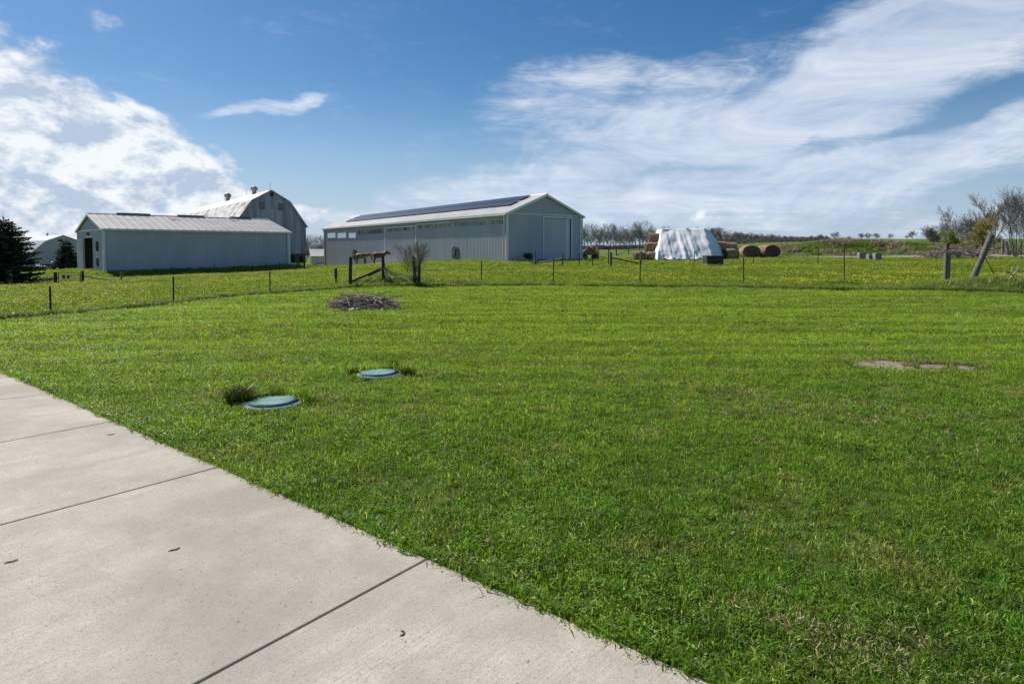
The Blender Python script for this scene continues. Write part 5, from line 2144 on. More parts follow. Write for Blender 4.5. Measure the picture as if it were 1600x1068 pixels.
def make_tarp():
    D = D_H - 0.5
    zb = H((1075 - 800) / 950 * D, D)
    zt = zpx(359.0, D + 2.7) - zb
    P = lambda px, d: (px - PX_CX) / F_PX * d
    dtop = D + 2.7
    cx, cy = P(1075, D), D + 2.4
    o = Vector((cx, cy, zb))
    # plan corners at the top and at the hem: left-back, left-front, right-front, right-back
    tops = [Vector((P(1034, dtop), D + 5.2, zt)) - Vector((cx, cy, 0)), Vector((P(1033, dtop), dtop, zt)) - Vector((cx, cy, 0)),
            Vector((P(1098, dtop), dtop, zt + 0.12)) - Vector((cx, cy, 0)), Vector((P(1106, D + 5.2), D + 5.2, zt)) - Vector((cx, cy, 0))]
    bots = [Vector((P(1026, D), D + 6.8, 0.2)) - Vector((cx, cy, 0)), Vector((P(1026, D - 1.3), D - 1.3, 0.12)) - Vector((cx, cy, 0)),
            Vector((P(1113, D - 1.2), D - 1.2, 0.14)) - Vector((cx, cy, 0)), Vector((P(1140, D + 6.8), D + 6.8, 0.2)) - Vector((cx, cy, 0))]
    seq_n = [14, 90, 40, 14]
    r = random.Random(3)
    folds = [(r.uniform(2.5, 5), r.uniform(0, 6), r.uniform(0.5, 1)) for _ in range(3)] + [(r.uniform(7, 14), r.uniform(0, 6), r.uniform(0.25, 0.6)) for _ in range(4)] + [(r.uniform(18, 34), r.uniform(0, 6), r.uniform(0.1, 0.25)) for _ in range(4)]
    rows = 26
    cols = []
    for s in range(4):
        a0, a1, b0, b1 = tops[s], tops[(s + 1) % 4], bots[s], bots[(s + 1) % 4]
        n = (b1 - b0).cross(Z3).normalized()
        for k in range(seq_n[s]):
            t = k / seq_n[s]
            T, B = a0.lerp(a1, t), b0.lerp(b1, t)
            cols.append((T, B, n, s + t, (b1 - b0).length))
    vs = []
    u = 0
    for ci, (T, B, n, st, ln) in enumerate(cols):
        w = st * 1.0
        for j in range(rows):
            v = j / (rows - 1)
            p = T.lerp(B, v)
            # bulge over the three bale rows, vertical pulled folds, wind-blown hem
            p = p + n * (0.16 * sin(v * pi) + 0.02 * math.exp(-((v - 0.62) / 0.08) ** 2))
            if j < 6:
                p.z += (0.10 * sin(st * 9.0) + 0.06 * sin(st * 21)) * (1 - j / 6)
            amp = 0.05 + 0.10 * v
            ph = st * ln * 0.9 - v * 0.9
            f = sum(a * (1 - 1.6 * abs(sin(q * ph * 0.25 + c + 0.7 * v * sin(c * 3)))) for q, c, a in folds) / 2.0
            p = p + n * (f * amp * 1.3 + 0.16 * mnoise.noise(Vector((st * 4.0, v * 3.0, 2.0))) + 0.07 * mnoise.noise(Vector((st * 13.0, v * 7.0, 5.0))))
            p = p + Z3 * (0.10 * mnoise.noise(Vector((st * 5.0, v * 4.0, 9.0))) * min(1, v * 3) * (1 - v * 0.6))
            if j == rows - 1:
                p.z += 0.10 * sin(st * 23) + 0.06 * sin(st * 51)
            vs.append(p)
    m = MB()
    nc = len(cols)
    fs = []
    for i in range(nc):
        for j in range(rows - 1):
            i2 = (i + 1) % nc
            fs.append((i * rows + j, i * rows + j + 1, i2 * rows + j + 1, i2 * rows + j))
    fs = fs
    m.add(vs, fs, 0, True)
    top = [vs[i * rows] for i in range(nc)]
    c = sum(top, Vector()) / nc + Vector((0, 0, 0.12))
    m.add(top + [c], [(i, (i + 1) % nc, nc) for i in range(nc)], 0, True)
    ob = m.build('tarpaulin', M['tarp'], None, o)
    tag(ob, 'silver white tarpaulin draped in folds over the stacked hay', 'tarp')
    # ballast at the hem
    for px, py, sz, m_, lab, k in ((1026, 404.5, 0.26, M['spotted'], 'white stone with black spots at the tarp hem below the bales', 31), (1092, 404, 0.26, M['rock'], 'mottled grey stone at the tarp hem beside the dark crate', 32)):
        p = at(px, py + 3.5)
        q = rock('stone', p + Vector((0, 0, sz * 0.7)), sz, sz, sz * 0.95, 0.4, m_, k)
        tag(q, lab, 'stone')


make_tarp()


def make_crate():
    p = at(1117, 415.5)
    w = 26 * p.y / F_PX
    e = empty('crate', p + Vector((0, 0.5, 0.14)), 0.08, 'dark boarded crate on a pale pallet in front of the tarp', 'crate')
    hh = 13 * p.y / F_PX
    f = MB()
    for sx in (-1, 1):
        for sy in (-1, 1):
            f.box((sx * (w / 2 - 0.05), sy * 0.42, hh / 2), (0.09, 0.09, hh))
    f.build('corner_stud', M['dark_wood'], e)
    bw = hh / 4
    for k in range(4):
        z = bw * k + bw / 2 - 0.03
        b = MB()
        b.box((0, -0.475, z + 0.03), (w, 0.02, bw - 0.012))
        b.box((0, 0.475, z + 0.03), (w, 0.02, bw - 0.012))
        b.box((-w / 2 - 0.012, 0, z + 0.03), (0.02, 0.92, bw - 0.012))
        b.box((w / 2 + 0.012, 0, z + 0.03), (0.02, 0.92, bw - 0.012))
        b.build('side_board', M['dark_wood'], e)
    b = MB()
    b.box((0.02, 0, hh + 0.015), (w + 0.12, 1.05, 0.03))
    b.build('lid', M['dark_wood'], e)
    e2 = empty('pallet', p + Vector((0.08, 0.5, 0)), 0.08, 'pale low pallet under the dark crate', 'pallet')
    for y in (-0.5, 0, 0.5):
        b = MB()
        b.box((0, y, 0.05), (w + 0.35, 0.09, 0.08))
        b.build('runner', M['old_wood'], e2)
    b = MB()
    for k in range(6):
        b.box((-w / 2 - 0.1 + (w + 0.2) * k / 5, 0, 0.112), (0.16, 1.15, 0.03))
    b.build('deck_boards', M['rock_pale'], e2)


make_crate()


def make_blocks():
    for i, (x0, x1, yb, h, lab) in enumerate(((1343, 1353.5, 405.5, 11.0, 'single weathered concrete block at the pasture edge'), (1357.5, 1367, 406.5, 9.5, 'lower concrete block of the touching pair by the gravel road'), (1367.6, 1378, 407, 11.5, 'taller concrete block of the touching pair by the gravel road'))):
        p = at((x0 + x1) / 2, yb)
        w = (x1 - x0) * p.y / F_PX
        hh = h * p.y / F_PX
        m = MB()
        m.box((0, 0.3, hh / 2), (w, 0.6, hh))
        m.box((0, 0.3, hh + 0.03), (w * 0.4, 0.25, 0.06))
        o = m.build('concrete_block', M['concrete_block'], None, p, 0.06 * (i - 1))
        bevel(o, 0.03, 2)
        tag(o, lab, 'concrete block')


make_blocks()


def make_firewood():
    p = at(921, 405.5)
    sc = p.y / F_PX
    e = empty('farm_wagon', p, 0.12, 'dark low farm wagon carrying firewood beside the long barn', 'wagon')
    w, dz = 27 * sc, 8 * sc
    b = MB()
    b.box((0, 0, dz), (w, 1.3, 0.12))
    b.build('deck', M['dark_wood'], e)
    for sx in (-1, 1):
        for sy in (-1, 1):
            t = MB()
            c = Vector((sx * w * 0.32, sy * 0.66, 0.30))
            t.tube([c - Y3 * 0.09, c - Y3 * 0.07, c + Y3 * 0.07, c + Y3 * 0.09], [0.24, 0.30, 0.30, 0.24], 16)
            wh = t.build('wheel', M['rubber'], e)
            t = MB()
            t.tube([c - Y3 * 0.10, c + Y3 * 0.10], 0.13, 12)
            t.build('rim', M['old_wood'], wh)
        u = MB()
        u.box((sx * w * 0.47, 0, dz + 0.5), (0.07, 1.25, 0.9))
        u.build('end_rack', M['dark_wood'], e)
    t = MB()
    t.tube([Vector((w / 2, 0, 0.45)), Vector((w / 2 + 1.1, 0, 0.2))], 0.04, 6)
    t.build('drawbar', M['steel_post'], e)
    r = random.Random(4)
    logs = []
    for k in range(3):
        m = MB()
        q = r.uniform(0.10, 0.13)
        poly = [(q, 0), (q * 0.6, q * 0.75), (-q * 0.2, q * 0.95), (-q * 0.9, q * 0.4), (-q * 0.7, -q * 0.6), (q * 0.3, -q * 0.8)]
        n = len(poly)
        vs = [(a, -0.24, c) for a, c in poly] + [(a * 1.05, 0.24, c * 0.97) for a, c in poly]
        m.add(vs, [tuple(range(n)), tuple(range(n, 2 * n))[::-1]] + [((i + 1) % n, i, n + i, n + (i + 1) % n) for i in range(n)])
        o = m.build('firewood_log', M['firewood'])
        logs.append(o.data)
        bpy.data.objects.remove(o)
    k = 0
    for row in range(5):
        cnt = 8 - row
        for c in range(cnt):
            o = bpy.data.objects.new('firewood_log', logs[k % 3])
            COL.objects.link(o)
            q = Matrix.Rotation(0.12, 4, 'Z') @ Vector((-w * 0.40 + w * 0.80 * (c + 0.5 + row * 0.5) / 8, -0.36 + r.uniform(-.06, .06), dz + 0.16 + row * 0.17))
            o.location = p + q
            o.rotation_euler = (r.uniform(-.1, .1), r.uniform(0, 6), 0.12 + r.uniform(-.2, .2))
            tag(o, 'split orange brown log heaped on the wagon beside the long barn', 'firewood', 'split logs on the farm wagon')
            k += 1


make_firewood()


# ------------------------------------------------------------------ vehicles far left
def vehicle(kind, p, rz, paint, label, cat):
    e = empty(kind, p, rz, label, cat)
    if kind == 'pickup_truck':
        prof = [(-2.7, 0.45), (-2.7, 1.05), (-0.55, 1.05), (-0.45, 1.80), (0.75, 1.82), (1.35, 1.18), (2.55, 1.08), (2.65, 0.50)]
        glass = [(-0.38, 1.18), (-0.32, 1.70), (0.68, 1.72), (1.12, 1.22)]
    else:
        prof = [(-2.2, 0.40), (-2.2, 0.95), (-1.5, 1.02), (-0.95, 1.45), (0.45, 1.47), (1.15, 0.98), (2.1, 0.85), (2.2, 0.42)]
        glass = [(-1.25, 1.04), (-0.85, 1.38), (0.40, 1.40), (0.92, 1.02)]
    hw = 0.92
    m = MB()
    n = len(prof)
    m.add([(x, -hw * (0.86 if z > 1.2 else 1), z) for x, z in prof] + [(x, hw * (0.86 if z > 1.2 else 1), z) for x, z in prof],
          [tuple(range(n))[::-1], tuple(range(n, 2 * n))] + [(i, (i + 1) % n, n + (i + 1) % n, n + i) for i in range(n)])
    bevel(m.build('body', paint, e), 0.05, 2)
    for s in (-1, 1):
        g = MB()
        ng = len(glass)
        g.add([(x, s * hw * (0.985 if z < 1.1 else 0.92), z) for x, z in glass] + [(x, s * hw * (1.005 if z < 1.1 else 0.94), z) for x, z in glass],
              [tuple(range(ng)), tuple(range(ng, 2 * ng))[::-1]] + [(i, (i + 1) % ng, ng + (i + 1) % ng, ng + i) for i in range(ng)])
        g.build('side_window', M['car_glass'], e)
    for x in (prof[0][0] * 0.62, prof[-1][0] * 0.62):
        for s in (-1, 1):
            t = MB()
            c = Vector((x, s * 0.86, 0.35))
            t.tube([c - Y3 * 0.12, c - Y3 * 0.10, c + Y3 * 0.10, c + Y3 * 0.12], [0.29, 0.35, 0.35, 0.29], 16)
            wl = t.build('wheel', M['rubber'], e)
            t = MB()
            t.tube([c - Y3 * 0.125, c + Y3 * 0.125], 0.2, 12)
            t.build('rim', M['panel_frame'], wl)
    for s in (-1, 1):
        t = MB()
        t.box((prof[0][0] - 0.01, s * 0.78, 0.86), (0.06, 0.16, 0.24))
        t.build('tail_light', M['red_light'], e)
        t = MB()
        t.box((prof[-1][0] - 0.02, s * 0.70, 0.74), (0.06, 0.30, 0.16))
        t.build('headlight', M['white_trim'], e)
    return e


vehicle('pickup_truck', gd(87, 112), 0.35, M['white_paint'], 'white pickup truck parked before the distant gambrel shed', 'pickup')
vehicle('parked_car', gd(101, 108), 2.7, M['white_paint'], 'white car parked under the small spruce by the open shed', 'car')
vehicle('parked_car', gd(67, 118), 0.2, M['blue_paint'], 'dark parked car glimpsed behind the big spruce branches', 'car')


def make_trailer():
    p = gd(97, 84)
    e = empty('flatbed_trailer', p, -0.05, 'long dark flatbed trailer in front of the parked vehicles', 'trailer')
    b = MB()
    b.box((0, 0, 0.62), (4.8, 1.7, 0.14))
    b.box((0, -0.85, 0.70), (4.8, 0.05, 0.28))
    b.build('bed', M['black_metal'], e)
    for x in (-0.6, 0.5):
        for s in (-1, 1):
            t = MB()
            c = Vector((x, s * 0.8, 0.32))
            t.tube([c - Y3 * 0.1, c + Y3 * 0.1], 0.32, 14)
            t.build('wheel', M['rubber'], e)
    t = MB()
    t.tube([Vector((2.3, 0, 0.6)), Vector((3.4, 0, 0.45)), Vector((3.4, 0, 0.0))], 0.05, 6)
    t.build('drawbar', M['black_metal'], e)


make_trailer()


# ------------------------------------------------------------------ ponies
def make_pony(name, p, rz, coat, label, s=1.0, graze=0.0):
    e = empty(name, p, rz, label, 'pony')
    V, R, E = [], [], []

    def chain(pts, start=None):
        prev = start
        for (x, y, z, r) in pts:
            V.append((x * s, y * s, z * s))
            R.append(r * s * (1.42 if r > 0.13 else 1.6))
            i = len(V) - 1
            if prev is not None:
                E.append((prev, i))
            prev = i
        return prev
    # trunk: croup, loin, barrel, withers, chest
    chain([(-0.30, 0, 1.06, 0.21)])
    chain([(-0.52, 0, 1.02, 0.19)], 0)
    b1 = chain([(-0.02, 0, 0.97, 0.28)], 0)
    b2 = chain([(0.26, 0, 1.02, 0.24)], b1)
    b3 = chain([(0.50, 0, 1.04, 0.21)], b2)
    hz = 1.42 - 0.42 * graze
    nk = chain([(0.70, 0, 1.16 - 0.10 * graze, 0.15), (0.88, 0, 1.32 - 0.28 * graze, 0.115), (1.00, 0, hz, 0.105)], b3)
    chain([(1.16, 0, hz - 0.08, 0.085), (1.32, 0, hz - 0.20, 0.060), (1.38, 0, hz - 0.25, 0.048)], nk)
    for sy in (-1, 1):
        chain([(0.96, 0.045 * sy, hz + 0.11, 0.026), (0.97, 0.06 * sy, hz + 0.19, 0.010)], nk)       # ears
        f = 0.06 * sy
        chain([(0.50, 0.13 * sy, 0.80, 0.10), (0.50 + f, 0.13 * sy, 0.54, 0.062), (0.50 + f, 0.13 * sy, 0.44, 0.052), (0.50 + f, 0.13 * sy, 0.14, 0.036), (0.54 + f, 0.13 * sy, 0.05, 0.045), (0.56 + f, 0.13 * sy, 0.01, 0.052)], b3)
        q = -0.07 * sy
        chain([(-0.42, 0.13 * sy, 0.82, 0.14), (-0.36 + q, 0.13 * sy, 0.66, 0.095), (-0.54 + q, 0.13 * sy, 0.46, 0.052), (-0.53 + q, 0.13 * sy, 0.16, 0.038), (-0.49 + q, 0.13 * sy, 0.05, 0.046), (-0.47 + q, 0.13 * sy, 0.01, 0.052)], 0)
    me = bpy.data.meshes.new('body')
    me.from_pydata(V, E, [])
    me.materials.append(coat)
    o = bpy.data.objects.new('body', me)
    COL.objects.link(o)
    o.parent = e
    md = o.modifiers.new('skin', 'SKIN')
    md.use_smooth_shade = True
    sk = me.skin_vertices[0].data if me.skin_vertices else None
    if sk is None:
        bm = bmesh.new()
        bm.from_mesh(me)
        bm.verts.layers.skin.verify()
        bm.to_mesh(me)
        bm.free()
        sk = me.skin_vertices[0].data
    for i, r in enumerate(R):
        sk[i].radius = (r, r)
        sk[i].use_root = (i == 0)
    ss = o.modifiers.new('smooth', 'SUBSURF')
    ss.levels = ss.render_levels = 2
    t = MB()
    t.tube([Vector((-0.66, 0, 1.12)) * s, Vector((-0.78, 0, 1.0)) * s, Vector((-0.82, 0, 0.7)) * s, Vector((-0.80, 0, 0.38)) * s], [0.03 * s, 0.06 * s, 0.065 * s, 0.02 * s], 8)
    t.build('tail', M['mane'], e)
    t = MB()
    for k in range(9):
        f = k / 8
        a = Vector((0.60 + 0.38 * f, 0, 1.27 + (hz + 0.12 - 1.27) * f - 0.04 * graze * sin(pi * f) - 0.1 * graze * (1 - f) * f)) * s
        t.tube([a + Vector((0, 0, 0.02)), a + Vector((-0.05, -0.07, -0.05)) * s, a + Vector((-0.07, -0.11, -0.22)) * s], [0.05 * s, 0.045 * s, 0.012 * s], 6)
    t.build('mane', M['mane'], e)
    for sy in (-1, 1):
        q = MB()
        c = Vector((1.12, 0.068 * sy, hz - 0.015)) * s
        q.tube([c - Y3 * 0.012, c, c + Y3 * 0.012], [0.010, 0.018, 0.010], 8)
        q.build('eye', M['rubber'], e)
    return e


def place_pony(px, off, coat, label, rz, s, graze):
    u = BARN_U(px)
    w = BARN.world((-off, u, 0))
    # keep the column exact: slide along the wall
    for _ in range(6):
        cur = PX_CX + F_PX * w.x / w.y
        u += (cur - px) * 0.12
        w = BARN.world((-off, u, 0))
    make_pony('pony', Vector((w.x, w.y, H(w.x, w.y) + 0.06)), rz, coat, label, s, graze)


place_pony(564.5, 2.2, M['horse_tan'], 'tan and dark brown pony standing under the wall-hung wheel', radians(4), 1.2, 0.55)
place_pony(592, 2.2, M['horse_bay'], 'chestnut pony half hidden by the brace post at the long barn', radians(-8), 1.25, 0.25)


# ------------------------------------------------------------------ trees and shrubs
def bare_tree(seed, h, nstem=1, spread=0.55, fork=0.28, twig_r=0.013, levels=5, dens=1.0, up=0.30, wob=0.13):
    """trunk mesh and crown mesh of a leafless tree, height h, base at the origin"""
    r = random.Random(seed)
    tr, cr = MB(), MB()

    def rv(k):
        return Vector((r.gauss(0, k), r.gauss(0, k), r.gauss(0, k)))

    def branch(p, d, L, rad, lev):
        n = 3 if lev < 4 else 2
        pts, rads = [p], [rad]
        cur, dd = p.copy(), d.copy()
        kids = []
        for i in range(n):
            dd = (dd + rv(wob) + Vector((0, 0, up * 0.35))).normalized()
            cur = cur + dd * (L / n)
            pts.append(cur.copy())
            rads.append(max(rad * (1 - 0.55 * (i + 1) / n), twig_r * 0.5))
            kids.append((cur.copy(), dd.copy(), rads[-1]))
        cr.tube(pts, rads, 5 if rad > 0.05 else 3, False)
        if lev >= levels:
            return
        for i, (q, e, rr) in enumerate(kids):
            m = (2 if i < n - 1 else 3) if lev > 1 else (2 if i < n - 1 else 3)
            for _ in range(m):
                if r.random() > dens:
                    continue
                a = e.cross(rv(1)).normalized()
                ang = r.uniform(0.35, 0.95) * (spread / 0.55)
                f = (e * cos(ang) + a * sin(ang))
                branch(q, f.normalized(), L * r.uniform(0.50, 0.72), max(rr * 0.62, twig_r), lev + 1)
    for s_ in range(nstem):
        a = 2 * pi * s_ / max(1, nstem) + r.uniform(0, 1)
        off = Vector((cos(a), sin(a), 0)) * (0.02 * h if nstem > 1 else 0)
        d = Vector((cos(a) * 0.22, sin(a) * 0.22, 1)).normalized() if nstem > 1 else Vector((r.gauss(0, .03), r.gauss(0, .03), 1)).normalized()
        hf = h * fork * r.uniform(0.9, 1.1)
        R0 = 0.020 * h / sqrt(nstem)
        pts = [off - d * 0.3, off + d * hf * 0.5 + rv(0.01 * h), off + d * hf]
        tr.tube(pts, [R0 * 1.15, R0 * 0.9, R0 * 0.75], 8)
        top = pts[-1]
        # leader and first limbs
        branch(top, d, h * 0.46, R0 * 0.72, 1)
        for k in range(4 if nstem == 1 else 2):
            a2 = r.uniform(0, 2 * pi)
            ang = r.uniform(0.45, 0.95) * (spread / 0.55)
            e = (d * cos(ang) + Vector((cos(a2), sin(a2), 0.1)) * sin(ang)).normalized()
            branch(off + d * hf * r.uniform(0.55, 1.0), e, h * r.uniform(0.28, 0.42), R0 * 0.45, 2)
    mz = max(v[2] for v in cr.v)
    for mb in (tr, cr):
        mb.v = [(x, y, z * h / mz if z > 0 else z) for x, y, z in mb.v]
    return tr, cr


def plant(name, proto, p, h0, h, label, cat='tree', group=None, rz=0.0, wide=1.0):
    """a copy of a proto pair of meshes, scaled to height h"""
    e = empty(name, p, rz, label, cat, group)
    s = h / h0
    e.scale = (s * wide, s * wide, s)
    for nm, me in proto:
        o = bpy.data.objects.new(nm, me)
        COL.objects.link(o)
        o.parent = e
    return e


def proto(seed, h, mt, mc, **k):
    tr, cr = bare_tree(seed, h, **k)
    out = []
    for nm, mb, m in (('trunk', tr, mt), ('crown', cr, mc)):
        o = mb.build(nm, m)
        out.append((nm, o.data))
        bpy.data.objects.remove(o)
    return out


P_FAR = [proto(40 + i, 9, M['bark'], M['twig'] if i % 3 else M['twig_bud'], spread=0.42 + 0.09 * (i % 3), twig_r=0.017, levels=5, dens=0.80, fork=0.22 + 0.05 * (i % 2), wob=0.10) for i in range(5)]
P_LOW = [proto(60 + i, 6, M['bark'], M['twig'] if i else M['twig_bud'], nstem=3, spread=0.62, twig_r=0.022, levels=5, dens=0.72, fork=0.12, wob=0.10) for i in range(3)]


def make_treeline():
    r = random.Random(2)
    row = [(908, 352), (918, 346), (931, 352), (943, 347), (954, 347), (962, 351), (970, 350), (979, 347), (988, 349), (999, 343), (1011, 346)]
    g1 = 'bare trees between the long barn and the bale stack'
    for i, (px, pt) in enumerate(row):
        d = 168 + r.uniform(-14, 22)
        p = gd(px, d)
        h = zpx(pt, d) - p.z
        plant('bare_tree', P_FAR[i % 5], p, 9, h, 'tall leafless tree in the field row between long barn and bale stack', 'tree', g1, r.uniform(0, 6), 0.85)
        q = gd(px + 5, d + 16)
        plant('bare_tree', P_FAR[(i + 2) % 5], q, 9, (zpx(pt + r.uniform(-3, 15), d + 16) - q.z), 'tall leafless tree in the field row between long barn and bale stack', 'tree', g1, r.uniform(0, 6), r.uniform(0.7, 1.1))
    g2 = 'bare trees behind the tarp'
    for i, (px, pt) in enumerate([(1024, 357), (1034, 353), (1042, 351), (1052, 354), (1062, 358), (1076, 354), (1088, 353), (1100, 356), (1108, 352), (1115, 355), (1121, 352), (1128, 355), (1136, 360), (1144, 361)]):
        d = 205 + r.uniform(-14, 22)
        p = gd(px, d)
        plant('bare_tree', P_FAR[(i * 2 + 1) % 5], p, 9, zpx(pt, d) - p.z, 'leafless tree rising behind the silver tarp and hay', 'tree', g2, r.uniform(0, 6), 0.95)
        if px > 1060:
            q = gd(px + 5, d + 18)
            plant('bare_tree', P_FAR[(i + 3) % 5], q, 9, zpx(pt + r.uniform(1, 6), d + 18) - q.z, 'leafless tree rising behind the silver tarp and hay', 'tree', g2, r.uniform(0, 6), 1.0)
    g3 = 'low far trees beyond the round bales'
    px = 1148
    i = 0
    while px < 1300:
        d = 275 + r.uniform(-10, 30)
        p = gd(px, d)
        pt = 363 + 6.5 * min(1, max(0, (px - 1150) / 90)) + r.uniform(-2.5, 2)
        plant('bare_tree', P_LOW[i % 3], p, 6, zpx(pt, d) - p.z, 'low leafless tree of the far wood beyond the round bales', 'tree', g3, r.uniform(0, 6), 1.15)
        px += r.uniform(3.5, 6)
        i += 1
    for (px, pt, k, w, lab) in ((1304, 360, 0, 0.95, 'pale rounded tree alone on the horizon past the far wood'), (1283, 365, 1, 1.0, 'bare tree just before the pale rounded horizon tree'),
                               (1325, 368, 2, 1.1, 'small low tree after the pale rounded horizon tree'), (1346, 363.5, 1, 1.1, 'first bare tree of the horizon clump past the concrete blocks'),
                               (1356, 363, 2, 1.1, 'middle bare tree of the horizon clump past the concrete blocks'), (1367, 363.5, 1, 1.1, 'last bare tree of the horizon clump past the concrete blocks'),
                               (1391, 364, 2, 1.0, 'thin bare horizon tree midway to the lone dark one'), (1425, 359.5, 1, 0.9, 'lone dark small tree on the horizon before the thicket'), (1416, 367, 0, 0.9, 'tiny bush at the foot of the lone dark horizon tree')):
        d = 240
        p = gd(px, d)
        plant('bare_tree', P_LOW[k], p, 6, zpx(pt, d) - p.z, lab, 'tree', None, px * 0.7, w)
    g4 = 'bare trees between the gambrel barn and the long barn'
    for i, (px, pt) in enumerate(((480, 366), (486, 364), (492, 367), (498, 366), (504, 369), (473, 367))):
        d = 165 + r.uniform(-8, 12)
        p = gd(px, d)
        plant('bare_tree', P_FAR[i % 5], p, 9, zpx(pt, d) - p.z, 'leafless tree seen between the gambrel barn and the long barn', 'tree', g4, r.uniform(0, 6), 0.9)
    # low brush at the foot of the rows: nobody could count it
    pts, sz = [], []
    for _ in range(900):
        px = r.uniform(905, 1290)
        d = r.uniform(170, 190) if px < 1020 else r.uniform(210, 290)
        p = gd(px, d)
        pts.append(p)
        sz.append(r.uniform(0.5, 1.3) * (1.0 if px < 1020 else 1.25))
    cl = [blade_clump(800 + i, 60, 1.1, 0.3, 1.3, 0.04, 0.08, 0.6) for i in range(3)]
    scatter('undergrowth', pts, turns(len(pts), 0.1), np.array(sz), cl, M['twig'])
    # a far wood seen as one mass on the horizon
    pts, sz = [], []
    for _ in range(1500):
        d = r.uniform(420, 520)
        u = r.uniform(-0.90, -0.32) if r.random() < 0.35 else r.uniform(0.24, 0.62)
        pts.append((u * d, d, H(u * d, d)))
        sz.append(r.uniform(0.6, 1.15))
    cl = [blade_clump(820 + i, 120, 3.0, 1.2, 4.0, 0.14, 0.26, 0.5) for i in range(3)]
    scatter('woods', pts, turns(len(pts), 0.05), np.array(sz), cl, M['twig'])


make_treeline()


def leaf_bush(name, p, w, h, m, label, seed, n=2200, leaf=0.09, cat='bush'):
    """multi-stem bush with many small leaves through an uneven crown"""
    e = empty(name, p, 0, label, cat)
    r = random.Random(seed)
    st = MB()
    for k in range(9):
        a = r.uniform(0, 2 * pi)
        q = r.uniform(0.2, 0.8)
        tip = Vector((cos(a) * w * 0.45 * q, sin(a) * w * 0.45 * q, h * r.uniform(0.6, 0.98)))
        st.tube([Vector((0.05 * cos(a), 0.05 * sin(a), -0.1)), tip * 0.5 + Vector((r.gauss(0, .05), r.gauss(0, .05), 0)) * w, tip], [0.05, 0.03, 0.012], 5)
    st.build('stems', M['bark'], e)
    lumps = [(Vector((r.gauss(0, 0.24) * w, r.gauss(0, 0.24) * w, h * r.uniform(0.25, 0.85))), r.uniform(0.14, 0.27) * w) for _ in range(16)]
    lf = MB()
    for k in range(n):
        c, s = lumps[r.randrange(len(lumps))]
        d = Vector((r.gauss(0, 1), r.gauss(0, 1), r.gauss(0, 1))).normalized()
        q = c + d * s * r.random() ** 0.4
        if q.z < 0.05 or q.z > h * 1.05:
            continue
        a = Vector((r.gauss(0, 1), r.gauss(0, 1), r.gauss(0, 1))).normalized()
        b = a.cross(d).normalized()
        l = leaf * r.uniform(0.6, 1.3)
        lf.add([q, q + a * l + b * l * 0.4, q + a * 2 * l, q + a * l - b * l * 0.4], [(0, 1, 2, 3)])
    lf.build('foliage', m, e)
    return e


